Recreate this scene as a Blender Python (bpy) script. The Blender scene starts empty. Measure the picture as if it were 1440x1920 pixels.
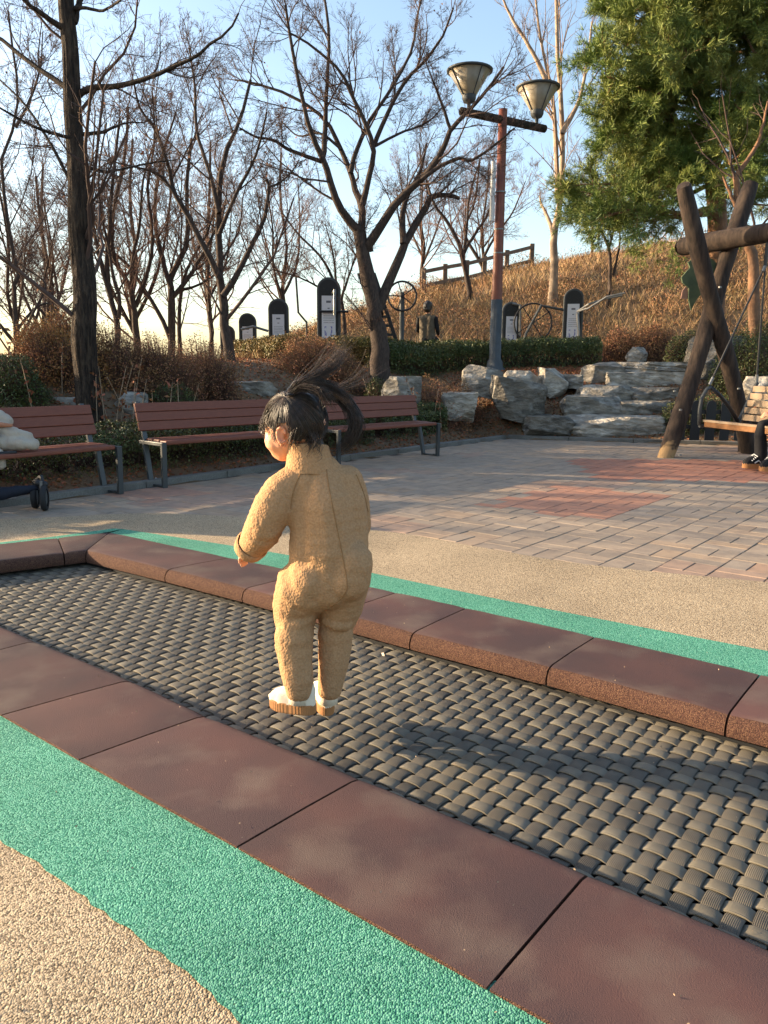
import bpy, bmesh, math, random
import numpy as np
from mathutils import Vector, Matrix, Euler, noise as mnoise
from mathutils.bvhtree import BVHTree

random.seed(7); rng = np.random.default_rng(7)
S = bpy.context.scene
COL = S.collection
R = math.radians

# ------------------------------------------------------------------ camera
F, PITCH, ROLL, H = 1455.0, R(10.51), R(0.4), 1.13
cam = bpy.data.cameras.new('camera'); camo = bpy.data.objects.new('camera', cam); COL.objects.link(camo)
cam.sensor_fit = 'VERTICAL'; cam.sensor_height = 24.0; cam.lens = 24.0 * F / 1920.0
cam.clip_start = 0.05; cam.clip_end = 6000
camo.matrix_world = Matrix.Translation((0, 0, H)) @ Matrix.Rotation(math.pi / 2 - PITCH, 4, 'X') @ Matrix.Rotation(ROLL, 4, 'Z')
S.camera = camo
# ------------------------------------------------------------------ light
SUN_EL, SUN_AZ = R(14.0), R(-12.0)           # light travels towards azimuth -12 deg (x axis = 0)
ld = Vector((math.cos(SUN_EL) * math.cos(SUN_AZ), math.cos(SUN_EL) * math.sin(SUN_AZ), -math.sin(SUN_EL)))
W = bpy.data.worlds.new('World'); S.world = W; W.use_nodes = True
wn = W.node_tree; bg = wn.nodes['Background']; sky = wn.nodes.new('ShaderNodeTexSky'); sky.sky_type = 'NISHITA'
sky.sun_disc = False; sky.sun_elevation = SUN_EL
sd = -ld; sky.sun_rotation = math.atan2(sd.x, sd.y)
sky.air_density = 1.0; sky.dust_density = 2.0; sky.ozone_density = 1.0; sky.altitude = 100
wn.links.new(sky.outputs[0], bg.inputs[0]); bg.inputs[1].default_value = 0.125
sl = bpy.data.lights.new('sun', 'SUN'); so = bpy.data.objects.new('sun', sl); COL.objects.link(so)
sl.energy = 5.0; sl.angle = R(0.53); sl.color = (1.0, 0.77, 0.50)
so.rotation_euler = ld.to_track_quat('-Z', 'Y').to_euler(); so.location = (-20, 5, 12)
S.view_settings.view_transform = 'Standard'; S.view_settings.look = 'None'
S.view_settings.exposure = 1.7; S.view_settings.gamma = 1.0
try: S.view_settings.use_curve_mapping = False
except Exception: pass
S.cycles.max_bounces = 6; S.cycles.use_denoising = True

# ------------------------------------------------------------------ helpers
def ray(x, y):
    a = (x - 720) / F; b = -(y - 960) / F
    cr, sr = math.cos(ROLL), math.sin(ROLL); u = a * cr - b * sr; v = a * sr + b * cr
    c, s = math.cos(PITCH), math.sin(PITCH)
    return np.array([u, c + v * s, -s + v * c])
def g(x, y, z=0.0):
    r = ray(x, y); return np.array([0, 0, H]) + r * ((z - H) / r[2])
def at(x, y, Y):
    r = ray(x, y); return np.array([0, 0, H]) + r * (Y / r[1])

def tag(o, label=None, cat=None, group=None, kind=None):
    if label: o['label'] = label
    if cat: o['category'] = cat
    if group: o['group'] = group
    if kind: o['kind'] = kind
    return o
def empty(name, loc=(0, 0, 0), rz=0.0):
    o = bpy.data.objects.new(name, None); COL.objects.link(o); o.location = loc; o.rotation_euler = (0, 0, rz); o.empty_display_size = .1
    return o
def link(name, me, m=None, parent=None, smooth=False):
    o = bpy.data.objects.new(name, me); COL.objects.link(o)
    if m is not None and len(me.materials) == 0: me.materials.append(m)
    if parent: o.parent = parent
    if smooth: me.shade_smooth()
    return o
def np_mesh(name, V, Fc, smooth=False):
    V = np.asarray(V, np.float32).reshape(-1, 3); Fc = np.asarray(Fc, np.int32); k = Fc.shape[1]
    me = bpy.data.meshes.new(name); me.vertices.add(len(V)); me.vertices.foreach_set('co', V.ravel())
    me.loops.add(Fc.size); me.loops.foreach_set('vertex_index', Fc.ravel())
    me.polygons.add(len(Fc)); me.polygons.foreach_set('loop_start', np.arange(0, Fc.size, k, dtype=np.int32))
    me.polygons.foreach_set('loop_total', np.full(len(Fc), k, np.int32))
    if smooth: me.polygons.foreach_set('use_smooth', np.ones(len(Fc), bool))
    me.update(calc_edges=True); me.validate(); return me
class MB:
    """collects shapes into one mesh"""
    def __init__(s): s.v = []; s.f = []
    def add(s, V, Fs):
        o = len(s.v); s.v += [tuple(map(float, p)) for p in V]; s.f += [tuple(i + o for i in f) for f in Fs]; return s
    def box(s, c, d, rot=None):
        hx, hy, hz = d[0] / 2, d[1] / 2, d[2] / 2
        P = [Vector((x, y, z)) for x in (-hx, hx) for y in (-hy, hy) for z in (-hz, hz)]
        if rot is not None: P = [rot @ p for p in P]
        c = Vector(c); P = [p + c for p in P]
        return s.add(P, [(0, 1, 3, 2), (4, 6, 7, 5), (0, 4, 5, 1), (2, 3, 7, 6), (0, 2, 6, 4), (1, 5, 7, 3)])
    def bar(s, a, b, w, h, up=(0, 0, 1)):
        a = Vector(a); b = Vector(b); t = (b - a).normalized(); u = Vector(up); x = t.cross(u)
        if x.length < 1e-4: x = t.cross(Vector((1, 0, 0)))
        x.normalize(); y = x.cross(t)
        P = [p + x * i * w / 2 + y * j * h / 2 for p in (a, b) for i, j in ((-1, -1), (1, -1), (1, 1), (-1, 1))]
        return s.add(P, [(3, 2, 1, 0), (4, 5, 6, 7), (0, 1, 5, 4), (1, 2, 6, 5), (2, 3, 7, 6), (3, 0, 4, 7)])
    def tube(s, pts, r, n=8, cap=True):
        pts = [Vector(p) for p in pts]; k = len(pts)
        rr = r if hasattr(r, '__len__') else [r] * k
        V = []; prev = None
        for i, p in enumerate(pts):
            t = (pts[min(i + 1, k - 1)] - pts[max(i - 1, 0)]).normalized()
            if prev is None:
                x = t.cross(Vector((0, 0, 1)));
                if x.length < 1e-3: x = t.cross(Vector((1, 0, 0)))
            else: x = prev - t * prev.dot(t)
            x.normalize(); prev = x; y = t.cross(x)
            V += [p + (x * math.cos(2 * math.pi * j / n) + y * math.sin(2 * math.pi * j / n)) * rr[i] for j in range(n)]
        Fs = [(i * n + j, i * n + (j + 1) % n, (i + 1) * n + (j + 1) % n, (i + 1) * n + j) for i in range(k - 1) for j in range(n)]
        if cap: Fs += [tuple(range(n - 1, -1, -1)), tuple((k - 1) * n + j for j in range(n))]
        return s.add(V, Fs)
    def lathe(s, prof, n=20, c=(0, 0, 0)):
        V = [(c[0] + r * math.cos(2 * math.pi * j / n), c[1] + r * math.sin(2 * math.pi * j / n), c[2] + z) for r, z in prof for j in range(n)]
        k = len(prof)
        Fs = [(i * n + j, i * n + (j + 1) % n, (i + 1) * n + (j + 1) % n, (i + 1) * n + j) for i in range(k - 1) for j in range(n)]
        return s.add(V, Fs)
    def prism(s, poly, z0, z1):
        n = len(poly); V = [(p[0], p[1], z0) for p in poly] + [(p[0], p[1], z1) for p in poly]
        return s.add(V, [tuple(range(n - 1, -1, -1)), tuple(range(n, 2 * n))] + [(i, (i + 1) % n, n + (i + 1) % n, n + i) for i in range(n)])
    def mesh(s, name):
        me = bpy.data.meshes.new(name); me.from_pydata(s.v, [], s.f); me.validate(); me.update(); return me
    def build(s, name, m, parent=None, smooth=False, bevel=0, seg=2):
        me = s.mesh(name)
        if bevel:
            bm = bmesh.new(); bm.from_mesh(me); bmesh.ops.remove_doubles(bm, verts=bm.verts, dist=1e-5)
            bmesh.ops.bevel(bm, geom=[e for e in bm.edges if len(e.link_faces) == 2 and e.calc_face_angle() > .5], offset=bevel, segments=seg, affect='EDGES', profile=.5)
            bm.to_mesh(me); bm.free()
        o = link(name, me, m, parent)
        if smooth: me.shade_smooth()
        return o
def ico(sub):
    bm = bmesh.new(); bmesh.ops.create_icosphere(bm, subdivisions=sub, radius=1); V = np.array([v.co[:] for v in bm.verts]); Fs = np.array([[v.index for v in f.verts] for f in bm.faces]); bm.free(); return V, Fs
ICO = {k: ico(k) for k in (1, 2, 3, 4, 5)}

def tubes(P, Rr, n=3):
    """N polylines of K points -> (verts, quads)"""
    N, K, _ = P.shape
    T = np.gradient(P, axis=1); T /= np.linalg.norm(T, axis=2, keepdims=True) + 1e-9
    m = np.mean(T, axis=1); ref = np.where(np.abs(m[:, 2:3]) < .8, [[0, 0, 1.]], [[1., 0, 0]])
    X = np.cross(T, ref[:, None, :]); X /= np.linalg.norm(X, axis=2, keepdims=True) + 1e-9; Y = np.cross(T, X)
    a = np.arange(n) * 2 * np.pi / n
    V = P[:, :, None, :] + Rr[:, :, None, None] * (X[:, :, None, :] * np.cos(a)[None, None, :, None] + Y[:, :, None, :] * np.sin(a)[None, None, :, None])
    idx = np.arange(N * K * n).reshape(N, K, n); nx = np.roll(idx, -1, axis=2)
    Q = np.stack([idx[:, :-1], nx[:, :-1], nx[:, 1:], idx[:, 1:]], -1).reshape(-1, 4)
    return V.reshape(-1, 3), Q
def merge(parts):
    vs, fs, o = [], [], 0
    for V, Fc in parts:
        vs.append(np.asarray(V, float).reshape(-1, 3)); fs.append(np.asarray(Fc) + o); o += len(vs[-1])
    return np.concatenate(vs), np.concatenate(fs)
def unit(n):
    d = rng.normal(size=(n, 3)); return d / np.linalg.norm(d, axis=1, keepdims=True)
def leaves(C, size, aspect=.6, normal=None, bend=.25):
    """N folded leaves (two quads' worth: 4 tris as 2 quads) at C"""
    n = len(C); d = unit(n)
    if normal is not None:
        d = d - normal * np.sum(d * normal, 1, keepdims=True) * .7; d /= np.linalg.norm(d, axis=1, keepdims=True)
    e = np.cross(d, unit(n)); e /= np.linalg.norm(e, axis=1, keepdims=True) + 1e-9; f = np.cross(d, e)
    s = (size * rng.uniform(.6, 1.3, n))[:, None]
    a = C - d * s * .5; b = C + d * s * .5; mid = C + f * s * bend * .35
    l = mid + e * s * aspect * .5 - f * s * bend * .3; r = mid - e * s * aspect * .5 - f * s * bend * .3
    V = np.stack([a, l, b, r], 1).reshape(-1, 3); i = np.arange(n)[:, None] * 4
    return V, i + np.array([[0, 1, 2, 3]])
def smooth_line(pts, K):
    P = np.asarray(pts, float); n = len(P); t = np.linspace(0, n - 1, K); out = []
    for x in t:
        i = min(int(x), n - 2); f = x - i; p0 = P[max(i - 1, 0)]; p1 = P[i]; p2 = P[i + 1]; p3 = P[min(i + 2, n - 1)]
        out.append(.5 * (2 * p1 + (p2 - p0) * f + (2 * p0 - 5 * p1 + 4 * p2 - p3) * f * f + (3 * p1 - p0 - 3 * p2 + p3) * f ** 3))
    return np.array(out)
def blob(name, chains, voxel, m, parent=None, smooth=4, step=.35, disp=None):
    """one continuous skin around chains of (x,y,z,r): union of swept spheres, voxel-remeshed and smoothed"""
    iv, jf = ICO[2]; vs = []; fs = []; o = 0
    for ch in chains:
        ch = np.asarray(ch, float)
        for i in range(max(1, len(ch) - 1)):
            a = ch[i]; b = ch[min(i + 1, len(ch) - 1)]
            k = max(1, int(np.linalg.norm(b[:3] - a[:3]) / (max(.002, min(a[3], b[3])) * step)))
            for q in range(k + (1 if i >= len(ch) - 2 else 0)):
                p = a + (b - a) * q / k; vs.append(iv * p[3] + p[:3]); fs.append(jf + o); o += len(iv)
    me = np_mesh(name, np.concatenate(vs), np.concatenate(fs))
    t = bpy.data.objects.new('tmp', me); COL.objects.link(t)
    md = t.modifiers.new('r', 'REMESH'); md.mode = 'VOXEL'; md.voxel_size = voxel
    ms = t.modifiers.new('s', 'SMOOTH'); ms.factor = .5; ms.iterations = smooth
    dg = bpy.context.evaluated_depsgraph_get(); ev = t.evaluated_get(dg)
    nm = bpy.data.meshes.new_from_object(ev); nm.name = name
    bpy.data.objects.remove(t); bpy.data.meshes.remove(me)
    if disp:
        V = np.zeros(len(nm.vertices) * 3, np.float32); N = V.copy(); nm.vertices.foreach_get('co', V); nm.vertices.foreach_get('normal', N)
        V = V.reshape(-1, 3); N = N.reshape(-1, 3); V = V + N * disp(V)[:, None]; nm.vertices.foreach_set('co', V.ravel()); nm.update()
    nm.materials.clear()
    return link(name, nm, m, parent, smooth=True)

# ------------------------------------------------------------------ materials
def mat(name, c1, c2=None, scale=8.0, detail=4.0, rough=.85, bump=0.0, bscale=60.0, bdist=.01, vor=False, island=0.0, objrand=0.0, spec=.3, metal=0.0,
        c3=None, s3=1.5, stretch=None, trans=0.0, emit=None, objcol=False, sub=0.0, coord='Position', rmin=.38, rmax=.62):
    m = bpy.data.materials.new(name); m.use_nodes = True; nt = m.node_tree; N = nt.nodes; L = nt.links; b = N['Principled BSDF']
    b.inputs['Roughness'].default_value = rough; b.inputs['Metallic'].default_value = metal
    b.inputs['Specular IOR Level'].default_value = spec
    if coord == 'Position': vec = N.new('ShaderNodeNewGeometry').outputs['Position']
    else: vec = N.new('ShaderNodeTexCoord').outputs[coord]
    if stretch:
        mp = N.new('ShaderNodeMapping'); mp.inputs['Scale'].default_value = stretch; L.new(vec, mp.inputs[0]); vec = mp.outputs[0]
    def noise(sc, det):
        n = N.new('ShaderNodeTexNoise'); n.inputs['Scale'].default_value = sc; n.inputs['Detail'].default_value = det; L.new(vec, n.inputs['Vector']); return n.outputs['Fac']
    def mix(a, bb, fac, mode='MIX'):
        x = N.new('ShaderNodeMix'); x.data_type = 'RGBA'; x.blend_type = mode
        for sock, v in ((6, a), (7, bb), (0, fac)):
            if isinstance(v, (tuple, float, int)):
                x.inputs[sock].default_value = (*v, 1) if isinstance(v, tuple) else v
            else: L.new(v, x.inputs[sock])
        return x.outputs[2]
    def ramp(f, a, bb):
        r = N.new('ShaderNodeMapRange'); r.inputs[1].default_value = a; r.inputs[2].default_value = bb; L.new(f, r.inputs[0]); return r.outputs[0]
    col = c1
    if objcol:
        oi = N.new('ShaderNodeObjectInfo'); col = oi.outputs['Color']
    if c2: col = mix(col, c2, ramp(noise(scale, detail), rmin, rmax))
    if c3: col = mix(col, c3, ramp(noise(s3, 5), .5, .72))
    if island:
        gi = N.new('ShaderNodeNewGeometry'); hsv = N.new('ShaderNodeHueSaturation'); r = N.new('ShaderNodeMapRange')
        r.inputs[3].default_value = 1 - island; r.inputs[4].default_value = 1 + island; L.new(gi.outputs['Random Per Island'], r.inputs[0]); L.new(r.outputs[0], hsv.inputs['Value'])
        r2 = N.new('ShaderNodeMapRange'); r2.inputs[3].default_value = .5 + island * .05; r2.inputs[4].default_value = .5 - island * .05
        L.new(gi.outputs['Random Per Island'], r2.inputs[0]); L.new(r2.outputs[0], hsv.inputs['Hue'])
        if isinstance(col, tuple): hsv.inputs['Color'].default_value = (*col, 1)
        else: L.new(col, hsv.inputs['Color'])
        col = hsv.outputs[0]
    if objrand:
        oi = N.new('ShaderNodeObjectInfo'); hsv = N.new('ShaderNodeHueSaturation'); r = N.new('ShaderNodeMapRange')
        r.inputs[3].default_value = 1 - objrand; r.inputs[4].default_value = 1 + objrand; L.new(oi.outputs['Random'], r.inputs[0]); L.new(r.outputs[0], hsv.inputs['Value'])
        if isinstance(col, tuple): hsv.inputs['Color'].default_value = (*col, 1)
        else: L.new(col, hsv.inputs['Color'])
        col = hsv.outputs[0]
    if isinstance(col, tuple): b.inputs['Base Color'].default_value = (*col, 1)
    else: L.new(col, b.inputs['Base Color'])
    if bump:
        bp = N.new('ShaderNodeBump'); bp.inputs['Strength'].default_value = bump; bp.inputs['Distance'].default_value = bdist
        if vor:
            v = N.new('ShaderNodeTexVoronoi'); v.inputs['Scale'].default_value = bscale; L.new(vec, v.inputs['Vector'])
            iv = N.new('ShaderNodeMath'); iv.operation = 'SUBTRACT'; iv.inputs[0].default_value = 1; L.new(v.outputs['Distance'], iv.inputs[1]); L.new(iv.outputs[0], bp.inputs['Height'])
        else: L.new(noise(bscale, 4), bp.inputs['Height'])
        L.new(bp.outputs[0], b.inputs['Normal'])
    if trans: b.inputs['Transmission Weight'].default_value = trans
    if sub: b.inputs['Subsurface Weight'].default_value = sub; b.inputs['Subsurface Radius'].default_value = (.012, .004, .002)
    if emit: b.inputs['Emission Color'].default_value = (*emit, 1); b.inputs['Emission Strength'].default_value = 1
    return m
def granule(name, ca, cb, cc, sc=230.0, dist=.004, patch=(.9, 1.1)):
    """bonded rubber crumb: cell-coloured grains with relief and broad wear"""
    m = bpy.data.materials.new(name); m.use_nodes = True; N = m.node_tree.nodes; L = m.node_tree.links; b = N['Principled BSDF']; b.inputs['Roughness'].default_value = .9; b.inputs['Specular IOR Level'].default_value = .2
    p = N.new('ShaderNodeNewGeometry').outputs['Position']
    v = N.new('ShaderNodeTexVoronoi'); v.inputs['Scale'].default_value = sc; L.new(p, v.inputs['Vector'])
    sep = N.new('ShaderNodeSeparateColor'); L.new(v.outputs['Color'], sep.inputs[0])
    cr = N.new('ShaderNodeValToRGB'); L.new(sep.outputs[0], cr.inputs[0])
    e = cr.color_ramp.elements; e[0].position = 0; e[0].color = (*ca, 1); e[1].position = 1; e[1].color = (*cc, 1); k = e.new(.5); k.color = (*cb, 1)
    n = N.new('ShaderNodeTexNoise'); n.inputs['Scale'].default_value = 1.7; n.inputs['Detail'].default_value = 6; L.new(p, n.inputs['Vector'])
    mr = N.new('ShaderNodeMapRange'); mr.inputs[1].default_value = .3; mr.inputs[2].default_value = .7; mr.inputs[3].default_value = patch[0]; mr.inputs[4].default_value = patch[1]; L.new(n.outputs['Fac'], mr.inputs[0])
    h = N.new('ShaderNodeHueSaturation'); L.new(cr.outputs[0], h.inputs['Color']); L.new(mr.outputs[0], h.inputs['Value']); L.new(h.outputs[0], b.inputs['Base Color'])
    iv = N.new('ShaderNodeMath'); iv.operation = 'SUBTRACT'; iv.inputs[0].default_value = 1; L.new(v.outputs['Distance'], iv.inputs[1])
    n2 = N.new('ShaderNodeTexNoise'); n2.inputs['Scale'].default_value = sc * .35; L.new(p, n2.inputs['Vector'])
    ad = N.new('ShaderNodeMath'); L.new(iv.outputs[0], ad.inputs[0]); L.new(n2.outputs['Fac'], ad.inputs[1])
    bp = N.new('ShaderNodeBump'); bp.inputs['Strength'].default_value = .9; bp.inputs['Distance'].default_value = dist; L.new(ad.outputs[0], bp.inputs['Height']); L.new(bp.outputs[0], b.inputs['Normal'])
    return m

M = {}
M['soil'] = mat('soil', (.12, .078, .045), (.18, .115, .062), 3, 8, bump=.6, bscale=25, bdist=.04, c3=(.11, .075, .045), s3=.7)
M['beige'] = granule('beige_rubber', (.11, .08, .052), (.355, .275, .18), (.50, .40, .27), 250.0, .0028, (.85, 1.12))
M['green'] = granule('green_rubber', (.018, .13, .085), (.07, .27, .185), (.15, .38, .275), 250.0, .0028, (.8, 1.15))
M['tile'] = mat('rubber_tile', (.056, .031, .030), (.088, .042, .036), 2.6, 9, rough=.75, bump=.5, bscale=420, bdist=.003, c3=(.115, .079, .063), s3=4.2, objrand=.22, spec=.35)
M['tileside'] = granule('crumb_side', (.045, .022, .017), (.085, .040, .028), (.14, .075, .045), 330.0, .003, (.8, 1.2))
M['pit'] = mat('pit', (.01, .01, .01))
M['joint'] = mat('joint_sand', (.06, .047, .038), (.09, .07, .055), 20, 5)
M['paver'] = mat('paver', (.3, .22, .17), (.16, .125, .105), 9, 8, rough=.85, bump=.3, bscale=160, bdist=.003, objcol=True, stretch=(1, 1, 1), rmin=.45, rmax=.95)
M['kerb'] = mat('granite', (.125, .12, .11), (.17, .165, .15), 90, 4, bump=.2, bscale=200, bdist=.003, c3=(.09, .08, .068), s3=3)
M['woodred'] = mat('bench_slat', (.15, .047, .028), (.18, .058, .034), 6, 6, rough=.55, stretch=(2, 2, 20), bump=.08, bscale=90, bdist=.002)
M['steel'] = mat('dark_steel', (.035, .042, .045), rough=.45, spec=.5)
M['log'] = mat('weathered_log', (.046, .030, .022), (.02, .014, .011), 5, 8, rough=.85, bump=.7, bscale=34, bdist=.012, stretch=(6, 6, .7), c3=(.07, .048, .034), s3=2)
M['logfoot'] = M['log'].copy(); nt_ = M['logfoot'].node_tree; b_ = nt_.nodes['Principled BSDF']; src_ = b_.inputs['Base Color'].links[0].from_socket
ge_ = nt_.nodes.new('ShaderNodeNewGeometry'); sx_ = nt_.nodes.new('ShaderNodeSeparateXYZ'); nt_.links.new(ge_.outputs['Position'], sx_.inputs[0]); ns_ = nt_.nodes.new('ShaderNodeTexNoise'); ns_.inputs['Scale'].default_value = 7; nt_.links.new(ge_.outputs['Position'], ns_.inputs['Vector'])
ma_ = nt_.nodes.new('ShaderNodeMath'); ma_.operation = 'MULTIPLY_ADD'; nt_.links.new(ns_.outputs['Fac'], ma_.inputs[0]); ma_.inputs[1].default_value = -.7; nt_.links.new(sx_.outputs['Z'], ma_.inputs[2]); mr_ = nt_.nodes.new('ShaderNodeMapRange'); nt_.links.new(ma_.outputs[0], mr_.inputs[0]); mr_.inputs[1].default_value = -.20; mr_.inputs[2].default_value = -.28
mx_ = nt_.nodes.new('ShaderNodeMix'); mx_.data_type = 'RGBA'; nt_.links.new(mr_.outputs[0], mx_.inputs[0]); nt_.links.new(src_, mx_.inputs[6]); mx_.inputs[7].default_value = (.36, .23, .11, 1); nt_.links.new(mx_.outputs[2], b_.inputs['Base Color'])
M['logcut'] = mat('log_bare', (.42, .27, .13), (.3, .19, .09), 12, 5)
M['slat'] = mat('swing_slat', (.33, .24, .16), (.26, .185, .12), 3, 8, rough=.8, bump=.3, bscale=50, bdist=.004)
M['slatdark'] = mat('seat_underside', (.25, .12, .05), (.16, .075, .03), 8, 5)
M['black'] = mat('black_plastic', (.016, .016, .018), rough=.5, spec=.4)
M['grey'] = mat('grey_metal', (.18, .185, .185), rough=.4, metal=.5)
M['darkgrey'] = mat('panel_rim', (.06, .065, .066), rough=.5)
M['panelface'] = mat('panel_face', (.022, .023, .024), rough=.6)
M['barkd'] = mat('bark_dark', (.05, .036, .027), (.02, .015, .012), 9, 8, rough=.95, bump=1.0, bscale=20, bdist=.05, stretch=(5, 5, .8), c3=(.11, .08, .055), s3=5)
M['bark'] = mat('bark', (.07, .05, .04), (.038, .028, .023), 12, 5, rough=.95, bump=.4, bscale=40, bdist=.01, stretch=(3, 3, 1))
M['twig'] = mat('twig', (.10, .065, .052), (.07, .045, .037), 3, 2, rough=.9)
M['twigr'] = mat('twig_red', (.17, .095, .07), (.11, .065, .05), 2, 2, rough=.9)
M['barkp'] = mat('bark_pale', (.36, .27, .19), (.2, .15, .11), 4, 6, bump=.3, bscale=30, bdist=.01)
M['twigp'] = mat('twig_pale', (.24, .165, .12), (.17, .115, .085), 3, 2)
M['dryleaf'] = mat('dry_leaf', (.24, .105, .045), (.17, .07, .03), 4, 3, island=.45, rough=.8)
M['box'] = mat('boxwood', (.045, .07, .018), (.075, .085, .022), 3, 4, island=.45, rough=.5, spec=.35)
M['boxb'] = mat('boxwood_bronzed', (.13, .12, .03), (.17, .11, .035), 3, 4, island=.4, rough=.55)
M['azal'] = mat('azalea', (.25, .12, .058), (.29, .155, .065), 2.2, 4, island=.45, rough=.75)
M['azal2'] = mat('azalea_gold', (.36, .19, .06), (.28, .13, .05), 2.2, 4, island=.4, rough=.75)
M['grass'] = mat('dry_grass', (.40, .285, .15), (.30, .185, .09), 1.1, 4, island=.4, rough=.85)
M['brush'] = mat('dry_brush', (.27, .14, .07), (.25, .16, .08), .9, 4, island=.45, rough=.85)
M['rock'] = mat('rock', (.27, .24, .195), (.13, .118, .10), 3.5, 9, rough=.9, bump=.8, bscale=12, bdist=.06, c3=(.42, .39, .34), s3=5, stretch=(1, 1, 2.2), objrand=.4)
M['needle'] = mat('pine_needle', (.105, .165, .036), (.175, .205, .048), 1.2, 3, island=.4, rough=.6)
M['pinebark'] = mat('pine_bark', (.22, .115, .062), (.13, .075, .045), 6, 6, bump=.6, bscale=18, bdist=.03)
M['fence'] = mat('fence_wood', (.2, .15, .11), (.13, .1, .075), 5, 6, bump=.3, bscale=30, bdist=.01)
M['rust'] = mat('pole_brown', (.20, .068, .042), (.15, .05, .034), 6, 5, rough=.5)
M['polegrey'] = mat('pole_grey', (.06, .07, .078), (.05, .058, .064), 8, 4, rough=.55)
M['lampglass'] = mat('lamp_shade', (.42, .36, .26), (.34, .28, .19), 9, 3, rough=.35, trans=.45)
M['white'] = mat('white_plastic', (.6, .6, .58), rough=.5)
M['fleece'] = mat('fleece', (.41, .245, .13), (.35, .205, .105), 150, 2, rough=1, bump=.42, bscale=135, bdist=.005, vor=True, spec=.1)
M['fleeced'] = mat('seam', (.27, .15, .065), rough=1)
M['skin'] = mat('skin', (.66, .33, .19), (.68, .35, .22), 18, 3, rough=.55, sub=.35)
M['ear'] = mat('skin_ear_backlit', (.74, .30, .16), rough=.5, sub=.5)  # redder than the skin: light shining through the ear put into the colour
M['hair'] = mat('hair', (.02, .014, .011), (.045, .029, .019), 60, 3, island=.6, rough=.5, spec=.5)
M['canvas'] = mat('canvas', (.72, .64, .50), (.66, .57, .44), 25, 4, rough=.9, bump=.3, bscale=60, bdist=.006)
M['gum'] = mat('gum_sole', (.36, .17, .065), rough=.7)
M['puffy'] = mat('puffer', (.40, .35, .285), (.35, .30, .245), 9, 4, rough=.6, bump=.5, bscale=22, bdist=.02)
M['puffin'] = mat('puffer_lining', (.36, .16, .09), rough=.7)
M['navy'] = mat('navy_fabric', (.012, .016, .028), rough=.8, bump=.4, bscale=30, bdist=.01)
M['tyre'] = mat('tyre', (.02, .02, .021), rough=.75)
M['vest'] = mat('quilted_vest', (.12, .098, .07), (.10, .08, .055), 20, 3, rough=.85)
M['cloth'] = mat('black_cloth', (.012, .012, .014), rough=.85, bump=.4, bscale=40, bdist=.008)
M['leafgreen'] = mat('painted_leaf', (.10, .13, .07), (.06, .085, .05), 7, 6, rough=.8)
M['leafpink'] = mat('painted_acorn', (.3, .17, .12), rough=.8)

# ------------------------------------------------------------------ terrain
KB = np.array([2.02, 12.84]); U1 = np.array([.612, .791]); N1 = np.array([-.791, .612]); U2 = np.array([.961, -.275]); N2 = np.array([.275, .961])
def sstep(a, b, x):
    t = np.clip((np.asarray(x, float) - a) / (b - a), 0, 1); return t * t * (3 - 2 * t)
def zt(x, y):
    x = np.asarray(x, float); y = np.asarray(y, float)
    s1 = (x - KB[0]) * N1[0] + (y - KB[1]) * N1[1]; s2 = (x - KB[0]) * N2[0] + (y - KB[1]) * N2[1]
    s = np.maximum(s1, s2)
    bank = .02 + .18 * sstep(.1, 1.0, s) + 1.05 * sstep(.9, 4.6, s)
    bank2 = np.interp(s2, [0, .12, .35, .9, 1.5, 2.2, 3.0, 4.5], [.02, .04, .14, .38, .60, .84, 1.05, 1.22]); wx = sstep(.4, 2.0, x) * (s2 >= s1 - .6)
    bank = bank * (1 - wx) + bank2 * wx
    amp = np.interp(x, [-9, -5, -2, 2, 6, 10, 18, 40], [0, .3, 1.6, 3.0, 3.7, 3.9, 4.2, 4.5])
    hill = amp * (sstep(20.0, 31, y + .35 * np.maximum(x - 3, 0)) + .12 * sstep(31, 60, y))
    right = .35 * sstep(5.5, 12, x) * sstep(.5, 7, s2)
    fall = -9 * sstep(3, 60, -x - 4.5 + .12 * y * 0) * sstep(6, 30, s) - .9 * sstep(-3, -9, x) * sstep(4, 9, s)
    z = bank + hill + right + fall - 12 * sstep(70, 400, np.hypot(x, y))
    z = z + .05 * np.sin(x * 1.7 + y * .6) * np.cos(y * 1.3 - x * .4) * sstep(1, 3, s)
    return np.where(s < 0, 0.0, z)
def gridc(lo, hi, d, far, n):
    c = np.arange(lo, hi + 1e-6, d); e = np.geomspace(1, far, n)
    return np.concatenate([lo - e[::-1] + 1 - d, c, hi + e - 1 + d])
gx = gridc(-14, 18, .25, 2500, 24); gy = gridc(-6, 44, .25, 2500, 24)
X, Y = np.meshgrid(gx, gy); Z = zt(X, Y)
s1 = (X - KB[0]) * N1[0] + (Y - KB[1]) * N1[1]; s2 = (X - KB[0]) * N2[0] + (Y - KB[1]) * N2[1]
Z = np.where(np.maximum(s1, s2) < .02, -.03, Z)
ax_ = X * .79 - Y * .613; an_ = X * .613 + Y * .79
Z = np.where((np.maximum(s1, s2) < -.3) & (an_ > .45) & (an_ < 3.6) & (ax_ > -5.6) & (ax_ < 3.2), -.45, Z)
nx, ny = len(gx), len(gy); I = np.arange(nx * ny).reshape(ny, nx)
me = np_mesh('ground', np.stack([X, Y, Z], -1).reshape(-1, 3), np.stack([I[:-1, :-1], I[:-1, 1:], I[1:, 1:], I[1:, :-1]], -1).reshape(-1, 4), smooth=True)
tag(link('ground', me, M['soil']), 'bare brown earth bank and hillside around the play area', 'ground', kind='structure')

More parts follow.
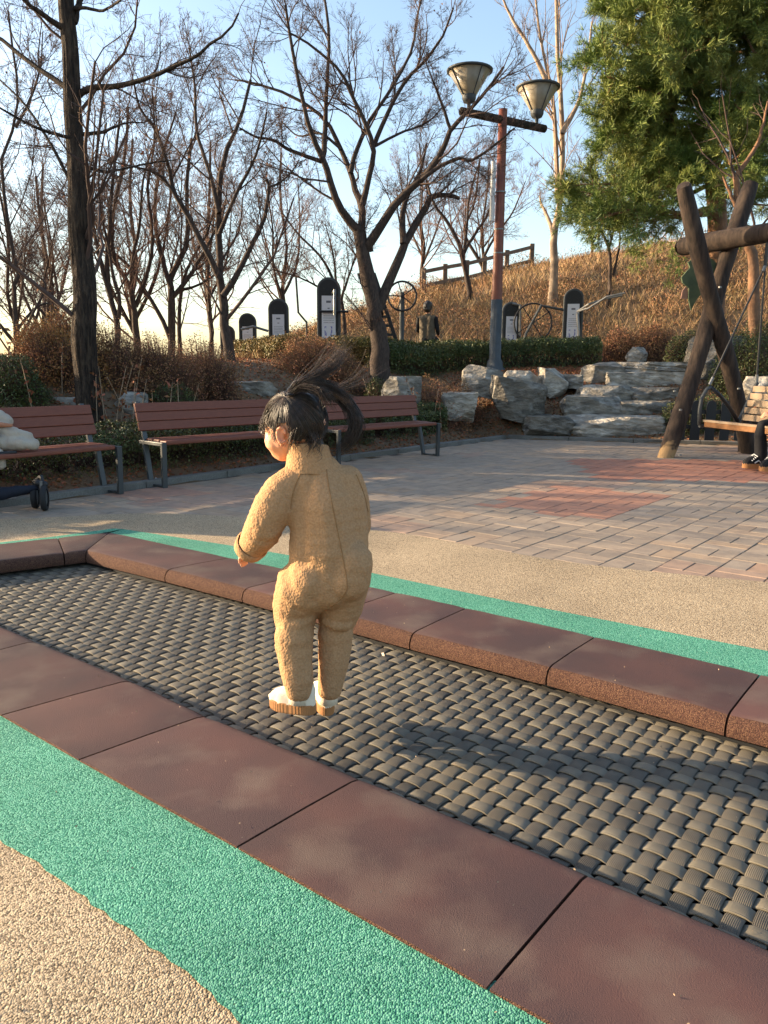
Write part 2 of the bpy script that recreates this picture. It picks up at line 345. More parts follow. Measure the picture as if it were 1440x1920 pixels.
# ------------------------------------------------------------------ trampoline layout (measured corners on the rubber border)
ZB, ZM = .022, -.078
E1 = np.array([.79, -.613]); E1 /= np.linalg.norm(E1); NN = np.array([-E1[1], E1[0]])      # along / across (away)
def P2(x, y, z=ZB): return g(x, y, z)[:2]
FI = [P2(160, 1033), P2(308, 1068), P2(453, 1104), None, P2(768, 1188), P2(1025, 1252), P2(1362, 1342)]
FO = [P2(205, 997), P2(428, 1044), None, P2(741, 1109), P2(873, 1138), P2(1115, 1192), P2(1425, 1262)]
L_ = .665
FI[3] = FI[2] + (FI[4] - FI[2]) * .59; FO[2] = FO[1] + (FO[3] - FO[1]) * .5
for k in range(4): FI.append(FI[-1] + E1 * L_); FO.append(FO[-1] + E1 * L_)
NI = [P2(75, 1197), P2(255, 1270), P2(395, 1335), P2(685, 1450), P2(1110, 1625)]
NO = [NI[0] - NN * .46 + E1 * -.02, P2(3, 1337), P2(148, 1420), P2(445, 1583), P2(915, 1847)]
for k in range(3): NI.append(NI[-1] + E1 * L_); NO.append(NO[-1] + E1 * L_)
for k in range(2): NI.insert(0, NI[0] - E1 * L_); NO.insert(0, NO[0] - E1 * L_)
UL = np.array([-.83, -.56]); UL /= np.linalg.norm(UL)                       # left end border runs this way from the far corner
# left border joints
LI = [FI[0] + UL * .0, FI[0] + UL * .30, FI[0] + UL * 1.0]
LO = [FO[0], FO[0] + UL * .42, FO[0] + UL * 1.25]
# where the left inner line meets the near inner line -> closing corner
def isect(p, d, q, e):
    A = np.array([d, -e]).T; t = np.linalg.solve(A, q - p); return p + d * t[0]
CI = isect(FI[0], UL, NI[2], -E1); CO = isect(FO[0], UL, NO[2], -E1)
while len(NI) and (NI[0] - CI) @ E1 < .2: NI.pop(0); NO.pop(0)
LI = [FI[0]] + [FI[0] + (CI - FI[0]) * t for t in (.12, .55)] + [CI]; LO = [FO[0]] + [FO[0] + (CO - FO[0]) * t for t in (.17, .55)] + [CO]
NI.insert(0, CI); NO.insert(0, CO)
RI0, RO0 = FI[-1], FO[-1]; ri, ro = NI[-1], NO[-1]
tramp = empty('ground_trampoline', (*(FI[3] * .5 + NI[3] * .5), 0)); tag(tramp, 'sunken trampoline with woven black strap mat and maroon rubber border tiles', 'trampoline')
TL = np.array(tramp.location)
def tile(a, b, c, d, round_inner=.045):
    """a,b inner edge; c,d outer edge (c beside b, d beside a). rounded inner nose, small gap at joints"""
    a, b, c, d = [np.array(p, float) for p in (a, b, c, d)]
    ab = (b - a) / np.linalg.norm(b - a); gap = .0035
    a2, b2 = a + ab * gap, b - ab * gap; dc = (c - d) / np.linalg.norm(c - d); d2, c2 = d + dc * gap, c - dc * gap
    prof = [(0.004, -.05), (0.0, -.032), (.004, -.012), (.014, .008), (.03, .018), (.055, ZB), (.5, ZB), (1.0, ZB - .004), (1.0, -.05)]
    w = .5 * (np.linalg.norm(d2 - a2) + np.linalg.norm(c2 - b2)); nseg = 8; V = []; Fs = []
    for i in range(nseg + 1):
        t = i / nseg; ii = a2 + (b2 - a2) * t; oo = d2 + (c2 - d2) * t; n = (oo - ii)
        edge = min(t, 1 - t) * np.linalg.norm(b2 - a2); er = max(0, .006 - edge)
        for q, (r, z) in enumerate(prof):
            f = r / w if q < 6 else r
            p = ii + n * f; V.append((p[0] - TL[0], p[1] - TL[1], z - (er * .5 if 1 < q < 8 else 0) + .0016 * mnoise.noise((p[0] * 9, p[1] * 9, 0))))
    k = len(prof)
    for i in range(nseg):
        for q in range(k - 1): Fs.append((i * k + q, i * k + q + 1, (i + 1) * k + q + 1, (i + 1) * k + q))
        Fs.append((i * k + k - 1, i * k, (i + 1) * k, (i + 1) * k + k - 1))
    Fs += [tuple(range(k - 1, -1, -1)), tuple(nseg * k + q for q in range(k))]
    mb = MB().add(V, Fs); o = mb.build('border_tile', M['tile'], tramp); me = o.data
    me.materials.append(M['tileside']); mi = np.zeros(len(me.polygons), np.int32)
    for i in range(nseg): mi[i * k:i * k + 4] = 1; mi[i * k + 7:i * k + 9] = 1
    mi[-2:] = 1; me.polygons.foreach_set('material_index', mi)
    bm = bmesh.new(); bm.from_mesh(me); bmesh.ops.recalc_face_normals(bm, faces=bm.faces); bm.to_mesh(me); bm.free()
    me.shade_smooth(); me.set_sharp_from_angle(angle=.6)
    return o
for A, B in ((FI, FO), (NI, NO), (LI, LO)):
    for i in range(len(A) - 1): tile(A[i], A[i + 1], B[i + 1], B[i])
for t in range(2): tile(RI0 + (ri - RI0) * t / 2, RI0 + (ri - RI0) * (t + 1) / 2, RO0 + E1 * .45 + (ro - RO0) * (t + 1) / 2, RO0 + E1 * .45 + (ro - RO0) * t / 2)
# pit
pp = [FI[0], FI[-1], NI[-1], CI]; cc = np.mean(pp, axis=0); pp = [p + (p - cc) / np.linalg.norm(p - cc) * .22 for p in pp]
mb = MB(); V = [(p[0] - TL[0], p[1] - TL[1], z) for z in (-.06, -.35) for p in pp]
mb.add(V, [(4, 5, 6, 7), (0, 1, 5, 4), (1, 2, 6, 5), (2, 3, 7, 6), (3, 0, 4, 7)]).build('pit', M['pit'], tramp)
# woven straps
PT = .0565; AMP = .0047; TH = .0026; SW = .0425
o0 = NI[3] - E1 * 6                      # origin of the weave grid, across = NN from near inner edge
wid = (FI[5] - NI[3]) @ NN; nl = int((wid + .16) / PT); t0 = -.06
lo, hi = (CI - o0) @ E1 - .6, (FI[-1] - o0) @ E1 + .1
nc = int((hi - lo) / PT)
def inside(p):
    q = np.asarray(p); ok = np.ones(len(q), bool)
    poly = [FI[0], FI[-1], NI[-1], CI]
    for a, b in zip(poly, poly[1:] + poly[:1]):
        e = b - a; n = np.array([-e[1], e[0]]) / np.linalg.norm(e); ok &= ((q - a) @ n) < .12
    return ok
def strap(base, dirv, side, n, ph, rib):
    K = n * 8 + 1; s = np.arange(K) / 8.0 - .5
    h = np.cos(np.pi * (s + ph)); h = np.sign(h) * np.abs(h) ** .5 * AMP
    c = base[None, :] + dirv[None, :] * (s * PT)[:, None]; keep = inside(c)
    if keep.sum() < 6: return None
    i0, i1 = np.argmax(keep), len(keep) - np.argmax(keep[::-1]); c = c[i0:i1]; h = h[i0:i1]; K = len(c)
    hw = SW / 2; jit = rng.normal(0, .0007)
    prof = [(-hw, -TH), (-hw, TH * .3), (-hw + .004, TH), (hw - .004, TH), (hw, TH * .3), (hw, -TH)]
    V = np.zeros((K, 6, 3)); 
    for q, (o, z) in enumerate(prof):
        V[:, q, :2] = c + side * (o + jit); V[:, q, 2] = ZM + h + z
    V[:, :, 0] -= TL[0]; V[:, :, 1] -= TL[1]
    I = np.arange(K * 6).reshape(K, 6); nx = np.roll(I, -1, 1)
    return np_mesh('strap', V.reshape(-1, 3), np.stack([I[:-1], I[1:], nx[1:], nx[:-1]], -1).reshape(-1, 4))
def strapmat(name, d, c1, c2):
    m = mat(name, c1, c2, 14, 6, rough=.62, spec=.4, objrand=.12, c3=(.15, .125, .083), s3=1.3)
    N = m.node_tree.nodes; L = m.node_tree.links; b = N['Principled BSDF']
    p = N.new('ShaderNodeNewGeometry').outputs['Position']
    dt = N.new('ShaderNodeVectorMath'); dt.operation = 'DOT_PRODUCT'; L.new(p, dt.inputs[0]); dt.inputs[1].default_value = (d[0], d[1], 0)
    mu = N.new('ShaderNodeMath'); mu.operation = 'MULTIPLY'; mu.inputs[1].default_value = 2 * math.pi / .0042; L.new(dt.outputs['Value'], mu.inputs[0])
    sn = N.new('ShaderNodeMath'); sn.operation = 'SINE'; L.new(mu.outputs[0], sn.inputs[0])
    bp = N.new('ShaderNodeBump'); bp.inputs['Strength'].default_value = .5; bp.inputs['Distance'].default_value = .0012; L.new(sn.outputs[0], bp.inputs['Height']); L.new(bp.outputs[0], b.inputs['Normal'])
    return m
ms1 = strapmat('strap_long', NN, (.15, .133, .10), (.098, .087, .067)); ms2 = strapmat('strap_cross', E1, (.078, .069, .055), (.048, .043, .036))  # brighter, sunlit look of the long straps put into their colour, cross straps darkened
for i in range(nl + 1):
    me = strap(o0 + E1 * lo + NN * (t0 + (i + .5) * PT), E1, NN, nc, i % 2, 0)
    if me: link('strap', me, ms1, tramp, smooth=True); me.set_sharp_from_angle(angle=.9)
for j in range(nc + 1):
    me = strap(o0 + E1 * (lo + j * PT) + NN * (t0 + .5 * PT), NN, E1, nl + 1, (j + 1) % 2, 0)
    if me: link('strap', me, ms2, tramp, smooth=True); me.set_sharp_from_angle(angle=.9)

# ------------------------------------------------------------------ rubber ground, green strips
def sheet(name, outer, holes, z, m):
    bm = bmesh.new(); 
    for loop in [outer] + holes:
        vs = [bm.verts.new((p[0], p[1], z)) for p in loop]
        for i in range(len(vs)): bm.edges.new((vs[i], vs[(i + 1) % len(vs)]))
    bmesh.ops.triangle_fill(bm, use_beauty=True, use_dissolve=False, edges=bm.edges)
    for f in bm.faces:
        if f.normal.z < 0: f.normal_flip()
    me = bpy.data.meshes.new(name); bm.to_mesh(me); bm.free(); return link(name, me, m)
border = [FO[0]] + FO[1:] + [RO0 + E1 * .45, ro + E1 * .45] + NO[::-1]
def grow(poly, d):
    c = np.mean(poly, axis=0); return [p + (p - c) / np.linalg.norm(p - c) * d for p in poly]
curve = smooth_line([(-9, 4.3), (-5, 5.25), (-2.853, 5.656), (-1.614, 5.93), (-.074, 5.365), (.612, 4.85), (1.191, 4.421), (2.098, 4.05), (4, 3.3), (9, 1.9)], 60)
tag(sheet('rubber_ground', [(-9, -5), (9, -5)] + [tuple(p) for p in curve[::-1]], [grow(border, -.03)], 0.006, M['beige']), 'beige bonded rubber crumb safety surface', 'ground', kind='structure')
# far green strip
def strip(name, A, B):
    n = len(A); return np_mesh(name, [(*p, .010) for p in A] + [(*p, .010) for p in B], [[i, n + i, n + i + 1, i + 1] for i in range(n - 1)])
fgo = smooth_line([g(215, 992)[:2], g(520, 1040)[:2], g(700, 1078)[:2], g(1000, 1140)[:2], g(1440, 1225)[:2]], 40); fgo = np.concatenate([fgo, fgo[-1] + np.outer(np.arange(1, 10), E1) * .25])
fgi = np.array([FO[0] + (FO[-1] - FO[0]) * 0 + E1 * ((p - FO[0]) @ E1) for p in fgo]); fgi = np.array([p - NN * .02 for p in fgi])
for i, p in enumerate(fgi):   # follow the real outer joints
    t = (p - FO[0]) @ E1; ts = np.array([(q - FO[0]) @ E1 for q in FO]); ns = np.array([(q - FO[0]) @ NN for q in FO]); fgi[i] = FO[0] + E1 * t + NN * (np.interp(t, ts, ns) - .03)
lgo = [FO[0] + np.array([-.03, .17])] + [FO[0] + UL * k * .4 + np.array([-.02, .10]) for k in range(1, 6)]; lgi = [FO[0] - NN * .03] + [FO[0] + UL * k * .4 + np.array([.02, -.02]) for k in range(1, 6)]
A = np.concatenate([lgo[::-1], fgo[1:]]); B = np.concatenate([lgi[::-1], fgi[1:]])
tag(link('green_strip', strip('green_strip', A, B), M['green']), 'thin green rubber strip along the far border of the trampoline', 'ground', kind='structure')
ngo = smooth_line([g(0, 1578)[:2], g(52, 1614)[:2], g(170, 1703)[:2], g(288, 1786)[:2], g(417, 1890)[:2], g(450, 1920)[:2]], 90); d0 = ngo[0] - ngo[6]; d1 = ngo[-1] - ngo[-7]
d0 /= np.linalg.norm(d0); d1 /= np.linalg.norm(d1)
ngo = np.concatenate([ngo[0] + np.outer(np.arange(12, 0, -1), d0) * .15, ngo, ngo[-1] + np.outer(np.arange(1, 12), d1) * .15])
ngo = ngo + np.array([[.006 * mnoise.noise((p[0] * 22, p[1] * 22, 0)) + .008 * mnoise.noise((p[0] * 7, p[1] * 7, 3))] * 2 for p in ngo])
ts = np.array([(q - NO[0]) @ E1 for q in NO]); ns = np.array([(q - NO[0]) @ NN for q in NO])
ngi = np.array([NO[0] + E1 * ((p - NO[0]) @ E1) + NN * (np.interp((p - NO[0]) @ E1, ts, ns) + .03) for p in ngo])
tag(link('green_strip', strip('green_strip', ngi, ngo), M['green']), 'broad green rubber strip along the near border of the trampoline', 'ground', kind='structure')

# ------------------------------------------------------------------ pavement
KA = KB - U1 * 14; KC = KB + U2 * 8
pav = sheet('pavement', [tuple(p) for p in curve] + [tuple(KC), tuple(KB), tuple(KA), (-9, 0)][0:3] + [(-9.0, float(KB[1] - U1[1] * (KB[0] + 9) / U1[0]))][0:0], [], -.012, M['joint'])
tag(pav, 'brick paved plaza in front of the benches', 'pavement', kind='structure')
u = np.array([math.cos(R(51)), math.sin(R(51))]); e = np.array([u[1], -u[0]])
CW, PER = .28, .47
def curve_s(p):    # >0 beyond the rubber edge
    return p[1] - np.interp(p[0], curve[:, 0], curve[:, 1])
def in_plaza(p):
    return (p - KB) @ N1 < -.02 and (p - KB) @ N2 < -.02
bricks = []
for k in range(-45, 30):
    for j in range(-10, 60):
        e0 = -1.525 + CW * k; u0 = 4.44 + PER * j + (PER / 2 if k % 2 else 0)
        cells = [(e0 + .0, u0, CW / 2, PER / 2), (e0 + CW / 2, u0, CW / 2, PER / 2), (e0, u0 + PER / 2, CW, PER / 4), (e0, u0 + PER * .75, CW, PER / 4)]
        for (a, b, w, h) in cells:
            c = e * (a + w / 2) + u * (b + h / 2)
            if -7 < c[0] < 8 and in_plaza(c) and curve_s(c) > -.10 and c[1] < 14: bricks.append((c, w, h))
def brickcol(c):
    r = random.random(); v = random.uniform(.9, 1.1)
    base = np.array([.30, .235, .175]) if r < .6 else (np.array([.275, .22, .17]) if r < .85 else np.array([.33, .24, .165]))
    q = np.array([c @ e, c @ u])
    red = 0
    if 8.0 < c[1] < 9.9 and c[0] > 2.3: red = 1
    elif abs((c - np.array([1.75, 6.7])) @ e) < .55 and abs((c - np.array([1.75, 6.7])) @ u) < .8: red = .8
    elif abs((c - np.array([-2.0, 6.95])) @ e) < .3 and abs((c - np.array([-2.0, 6.95])) @ u) < .3: red = .6
    elif mnoise.noise((q[0] * .8, q[1] * .8, 5)) > .33: red = .25
    base = base * (1 - red) + np.array([.37, .165, .105]) * red
    return base * v
def brick_mesh(w, h):
    gx_, gy_ = .006, .0022; hw, hh = w / 2 - gx_ / 2, h / 2 - gy_ / 2
    bv = .003; V = []
    for (s, z) in ((0, -.012), (0, -.003), (bv, 0)):
        V += [(sx * (hw - s), sy * (hh - s), z) for sx, sy in ((-1, -1), (1, -1), (1, 1), (-1, 1))]
    Fs = [(8, 9, 10, 11)] + [(i, (i + 1) % 4, 4 + (i + 1) % 4, 4 + i) for i in range(4)] + [(4 + i, 4 + (i + 1) % 4, 8 + (i + 1) % 4, 8 + i) for i in range(4)]
    return V, Fs
bmesh_ = {}
for key in ((CW / 2, PER / 2), (CW, PER / 4)):
    V, Fs = brick_mesh(*key); me = bpy.data.meshes.new('paver'); me.from_pydata(V, [], Fs); me.materials.append(M['paver']); bmesh_[key] = (me, np.array(V), Fs)
def visible(c):
    d = c; fw = d[1]; return abs(d[0] / fw) < .52
bricks.sort(key=lambda b: np.hypot(*b[0]) + (0 if visible(b[0]) else 50))
ang = math.atan2(e[1], e[0])
rest_v, rest_f, rest_c, off = [], [], [], 0
for n_, (c, w, h) in enumerate(bricks):
    me, V, Fs = bmesh_[(w, h)]; dz = random.gauss(0, .0011); tilt = (random.gauss(0, .004), random.gauss(0, .004)); colr = brickcol(c)
    if n_ < 300:
        o = bpy.data.objects.new('paver', me); COL.objects.link(o); o.parent = pav; o.location = (c[0], c[1], dz - .001); o.rotation_euler = (tilt[0], tilt[1], ang + random.gauss(0, .004)); o.color = (*colr, 1)
    else:
        ca, sa = math.cos(ang), math.sin(ang); P = np.stack([c[0] + V[:, 0] * ca - V[:, 1] * sa, c[1] + V[:, 0] * sa + V[:, 1] * ca, V[:, 2] + dz - .001 + V[:, 0] * tilt[1]], 1)
        rest_v.append(P); rest_f += [tuple(i + off for i in f) for f in Fs]; off += len(V); rest_c.append(np.tile([*colr, 1], (sum(len(f) for f in Fs), 1)))
me = bpy.data.meshes.new('far_pavers'); me.from_pydata(np.concatenate(rest_v).tolist(), [], rest_f); ca = me.color_attributes.new('col', 'FLOAT_COLOR', 'CORNER'); ca.data.foreach_set('color', np.concatenate(rest_c).ravel())
mp = M['paver'].copy(); nt = mp.node_tree; oi = [n for n in nt.nodes if n.type == 'OBJECT_INFO'][0]; at_ = nt.nodes.new('ShaderNodeVertexColor'); at_.layer_name = 'col'
for l in list(oi.outputs['Color'].links): nt.links.new(at_.outputs['Color'], l.to_socket)
o = link('pavers', me, mp, pav); o['kind'] = 'stuff'
# kerb stones
def kerbline(a, d, n, L, label):
    root = empty('kerb', (*a, 0)); tag(root, label, 'kerb', kind='structure')
    for i in range(n):
        p = d * (i + .5) * L
        mb = MB().box((0, 0, -.005), (L - .008, .11, .12)); o = mb.build('kerb_stone', M['kerb'], root, bevel=.008); o.location = (p[0], p[1], random.gauss(0, .002)); o.rotation_euler = (0, 0, math.atan2(d[1], d[0]))
kerbline(KB + N1 * .05 - U1 * 14, U1, 14, 1.0, 'grey granite kerb running behind the benches'); kerbline(KB + N2 * .05, U2, 7, 1.0, 'grey granite kerb below the rock steps')

# ------------------------------------------------------------------ benches
def bench(p0, p1, label, z=0.0):
    """p0 left front foot, p1 right front foot (seen from the plaza)"""
    p0 = np.array(p0[:2]); p1 = np.array(p1[:2]); d = p1 - p0; Ln = np.linalg.norm(d); d /= Ln; nb = np.array([-d[1], d[0]])
    root = empty('park_bench', (*p0, z), math.atan2(d[1], d[0])); tag(root, label, 'bench', 'slatted benches along the kerb')
    # local: x along, y back
    hs = .43
    for x in (0.0, Ln):
        mb = MB(); w = .05
        mb.bar((x, 0, 0), (x, -.01, hs), w, .035, (0, 1, 0)); mb.bar((x, .24, 0), (x, .33, hs - .012), w, .035, (0, 1, 0))
        mb.bar((x, -.02, hs - .018), (x, .40, hs - .018), w + .002, .034); mb.bar((x, 0.018, .012), (x, .25, .012), w - .004, .02)
        mb.build('leg_frame', M['steel'], root, bevel=.004)
        xi = .03 if x == 0 else Ln - .03
        mb = MB(); mb.bar((xi, .37, hs - .02), (xi, .40, hs + .09), .045, .03, (0, 1, 0)); mb.bar((xi, .40, hs + .08), (xi, .485, hs + .36), .045, .012, (0, 1, 0)); mb.build('back_bracket', M['steel'], root)
        for y in (.04, .21):
            MB().lathe([(.0, .022), (.012, .022), (.012, .03), (0, .032)], 8, (x + (-.028 if x else .028), y, 0)).build('bolt', M['steel'], root)
    for k in range(3):
        y = .05 + k * .125; MB().box((Ln / 2, y, hs - .002 - (.006 if k == 0 else 0)), (Ln - .06, .117, .038)).build('seat_slat', M['woodred'], root, bevel=.01)
    sl_ = Vector((0, .085, .28)).normalized(); rot = Matrix.Rotation(-math.atan2(.085, .28), 4, 'X').to_3x3()
    for k in range(3):
        c = Vector((0, .392, hs + .085)) + sl_ * (.045 + k * .093); MB().box((Ln / 2, c.y - .022, c.z), (Ln + .06, .03, .088), rot).build('back_slat', M['woodred'], root, bevel=.006)
    return root
d12 = g(820, 855)[:2] - g(309, 915)[:2]; Lt = np.linalg.norm(d12); d12 /= Lt; gap = .47; bl = (Lt - gap) / 2
b2 = g(309, 915)[:2]; bench(b2, b2 + d12 * bl, 'red-brown slatted bench behind the jumping child, middle of three')
bench(b2 + d12 * (bl + gap), b2 + d12 * Lt, 'red-brown slatted bench nearest the rock steps, seen past the child')
dl = np.array([.60, .80]); r1 = g(226, 926)[:2]; bench(r1 - dl * 1.78, r1, 'red-brown slatted bench with a cream jacket lying on it')

# ------------------------------------------------------------------ trees
def branch_level(P, Rr, n, ratio, ang, t0, K, lift, wob, rratio=.6, rmin=.0024, tip=.4):
    N, Kp, _ = P.shape
    seg = np.linalg.norm(np.diff(P, axis=1), axis=2).sum(1)
    pi = np.repeat(np.arange(N), n); m = len(pi)
    t = rng.uniform(t0, 1, m); t[::n] = 1.0 if t0 < .99 else t[::n]
    x = t * (Kp - 1); i = np.minimum(x.astype(int), Kp - 2); f = (x - i)[:, None]
    p0 = P[pi, i] * (1 - f) + P[pi, i + 1] * f; tg = P[pi, i + 1] - P[pi, i]; tg /= np.linalg.norm(tg, axis=1, keepdims=True) + 1e-9
    r0 = (Rr[pi, i] * (1 - f[:, 0]) + Rr[pi, i + 1] * f[:, 0])
    pr = unit(m); pr -= tg * np.sum(pr * tg, 1, keepdims=True); pr /= np.linalg.norm(pr, axis=1, keepdims=True)
    a = R(1) * rng.normal(ang, ang * .3, m)[:, None]; a[::n] *= .4
    d = tg * np.cos(a) + pr * np.sin(a); d[:, 2] += lift * .5; d /= np.linalg.norm(d, axis=1, keepdims=True)
    L = seg[pi] * ratio * rng.uniform(.6, 1.25, m) * (1.15 - .5 * t)
    out = np.zeros((m, K, 3)); out[:, 0] = p0; cur = p0.copy(); st = (L / (K - 1))[:, None]
    for k in range(1, K):
        cur = cur + d * st; out[:, k] = cur; d = d + rng.normal(0, wob, (m, 3)); d[:, 2] += lift * .25; d /= np.linalg.norm(d, axis=1, keepdims=True)
    rs = np.maximum(np.minimum(r0 * rratio, L * .014 + .001), rmin); rr = rs[:, None] * np.linspace(1, tip, K)[None, :]
    return out, np.maximum(rr, rmin * .6)
def tree(name, limbs, levels, label, group, mb='bark', mt='twig', root=None, leafn=0, leafm='dryleaf', leafs=.05, trunk_n=2, nsides=9, rough=.0, cat='tree'):
    """limbs: list of (pts Nx3, r0, r1); first trunk_n form the trunk part"""
    b0 = np.array(limbs[0][0][0], float); limbs[0][0].insert(0, np.array([b0[0], b0[1], min(b0[2] - .05, (float(zt(b0[0], b0[1])) if limbs[0][1] != .1101 else 0) - .12)]))
    P0 = np.array(limbs[0][0][0], float); org = np.array([P0[0], P0[1], P0[2]])
    rt = empty(name, tuple(org)); tag(rt, label, cat, group)
    K = 16; PP = np.stack([smooth_line(np.asarray(l[0], float) - org, K) for l in limbs]); RR = np.stack([l[1] + (l[2] - l[1]) * np.linspace(0, 1, K) ** .8 for l in limbs])
    # small irregularities
    PP = PP + rng.normal(0, 1, PP.shape) * (RR[:, :, None] * .12)
    RR[:trunk_n] *= 1 + rng.normal(0, .03, RR[:trunk_n].shape); RR[0, 0] *= 1.35; RR[0, 1] *= 1.08
    if nsides > 15:
        pt = smooth_line(PP[0], 150)[None]; rt_ = np.interp(np.linspace(0, 15, 150), np.arange(16), RR[0])[None]; V, Q = tubes(pt, rt_, 64); V = V.reshape(150, 64, 3)
        for a in range(150):
            for b in range(64):
                th = b / 64 * 2 * math.pi; zz = pt[0, a, 2]; nz_ = mnoise.noise((math.cos(th) * 5, math.sin(th) * 5, zz * 1.1)); rg = 1 - abs(nz_) * 2.2; V[a, b] += (V[a, b] - pt[0, a]) * (.10 * rg - .03 + .03 * mnoise.noise((math.cos(th) * 14, math.sin(th) * 14, zz * 7)))
        V = V.reshape(-1, 3)
    else: V, Q = tubes(PP[:trunk_n], RR[:trunk_n], nsides)
    link('trunk', np_mesh('trunk', V, Q, True), M[mb], rt)
    if len(PP) > trunk_n:
        V, Q = tubes(PP[trunk_n:], RR[trunk_n:], 7); link('limbs', np_mesh('limbs', V, Q, True), M[mb], rt)
    cp, cr = PP, RR; parts = []; first = True
    for lv in levels:
        cp, cr = branch_level(cp, cr, **lv); n = 5 if first else 3; first = False
        V, Q = tubes(cp, cr, n); parts.append((V, Q))
    V, Q = merge(parts); link('crown', np_mesh('crown', V, Q, False), M[mt], rt)
    if leafn:
        tipsv = cp[:, -1]; c = tipsv[rng.integers(0, len(tipsv), leafn)] + rng.normal(0, .03, (leafn, 3)); c = c[c[:, 2] < np.percentile(c[:, 2], 85)]
        V, Q = leaves(c, leafs); o = link('dead_leaves', np_mesh('dead_leaves', V, Q), M[leafm], rt)
    return rt
def copy_tree(o, parent=None):
    c = o.copy(); COL.objects.link(c); c.parent = parent
    for ch in o.children: copy_tree(ch, c)
    return c
def limb(pts, Y, w0, w1, dy=0.0, j=.25):
    """pixel polyline at depth Y, bending dy metres in depth along its length; widths in pixels"""
    n = len(pts); out = []
    for i, (x, y) in enumerate(pts):
        yy = Y + dy * (i / max(1, n - 1)) ** 1.2; out.append(at(x, y, yy))
    return (out, w0 / 2 * Y / F, w1 / 2 * Y / F)
def lv(n, ratio, ang, t0, K, lift, wob, **k): return dict(n=n, ratio=ratio, ang=ang, t0=t0, K=K, lift=lift, wob=wob, **k)

# big straight tree behind the left bench
Y = 9.3; base = at(172, 800, Y); zb = float(zt(base[0], base[1]))
tr = [limb([(176, 830), (166, 740), (160, 650), (156, 560), (151, 460), (147, 370), (142, 280), (136, 180), (129, 80), (123, -20), (117, -160), (113, -330)], Y, 52, 20)]
lm = [limb([(145, 180), (160, 170), (187, 163), (217, 163), (250, 155), (283, 145), (333, 122), (367, 107), (393, 83), (427, 60), (447, 25)], Y, 13, 3, -.7),
      limb([(142, 168), (113, 155), (60, 120), (0, 72), (-60, 40)], Y, 13, 5, .6), limb([(133, 60), (105, 45), (70, 20), (45, 0), (15, -40)], Y, 13, 5, -.5),
      limb([(138, 40), (150, 0), (175, -50), (190, -110)], Y, 14, 5, .4), limb([(136, 18), (160, 15), (190, 20), (215, 8), (235, -8)], Y, 7, 3, -.4),
      limb([(150, 252), (190, 248), (215, 238), (240, 230), (270, 230)], Y, 8, 2, .5), limb([(148, 260), (120, 256), (70, 240), (30, 220), (-20, 190)], Y, 8, 3, -.5),
      limb([(155, 312), (180, 318), (200, 322), (235, 316), (280, 306), (330, 300)], Y, 8, 2, .6), limb([(152, 345), (130, 335), (95, 270), (50, 200), (0, 150)], Y, 9, 3, .8),
      limb([(122, -60), (160, -120), (220, -200)], Y, 12, 4, -.5), limb([(120, -90), (70, -160), (10, -240)], Y, 12, 4, .5)]
tree('bare_tree', tr + lm, [lv(9, .30, 48, .25, 6, .12, .16, rratio=.45), lv(7, .42, 45, .2, 5, .08, .18), lv(5, .5, 42, .2, 4, .05, .2)], 'tall bare tree with thick straight dark furrowed trunk behind the bench with jacket', 'bare trees', 'barkd', 'twig', trunk_n=1, nsides=20)

# forked tree left of the fitness panels
Y = 14.2
tr = [limb([(438, 708), (428, 657), (422, 607), (418, 557), (412, 523), (411, 480), (409, 417), (412, 333), (430, 267), (450, 225), (470, 150)], Y, 25, 5, .5)]
lm = [limb([(412, 523), (393, 480), (350, 400), (327, 360), (313, 300), (290, 240), (263, 205), (250, 150)], Y, 13, 3, -.8), limb([(419, 556), (443, 520), (462, 480), (480, 445), (497, 405), (504, 352), (500, 337)], Y, 13, 5, -.3),
      limb([(504, 350), (520, 345), (545, 325), (560, 300)], Y - .3, 5, 2), limb([(410, 400), (395, 330), (370, 250), (365, 160), (355, 90)], Y, 10, 3, .8), limb([(411, 440), (440, 370), (480, 290), (500, 210)], Y, 9, 3, -.8),
      limb([(340, 385), (300, 330), (240, 310), (190, 300)], Y - .3, 7, 2, -.5)]
TW = [lv(10, .40, 40, .2, 6, .16, .14, rratio=.5), lv(8, .45, 40, .15, 5, .12, .16), lv(7, .48, 42, .15, 4, .08, .18), lv(3, .6, 35, .1, 3, .05, .2)]
tree('bare_tree', tr + lm, TW, 'forked bare tree with pale base standing at the left end of the terrace hedge', 'bare trees', 'bark', 'twig', trunk_n=1, leafn=350)

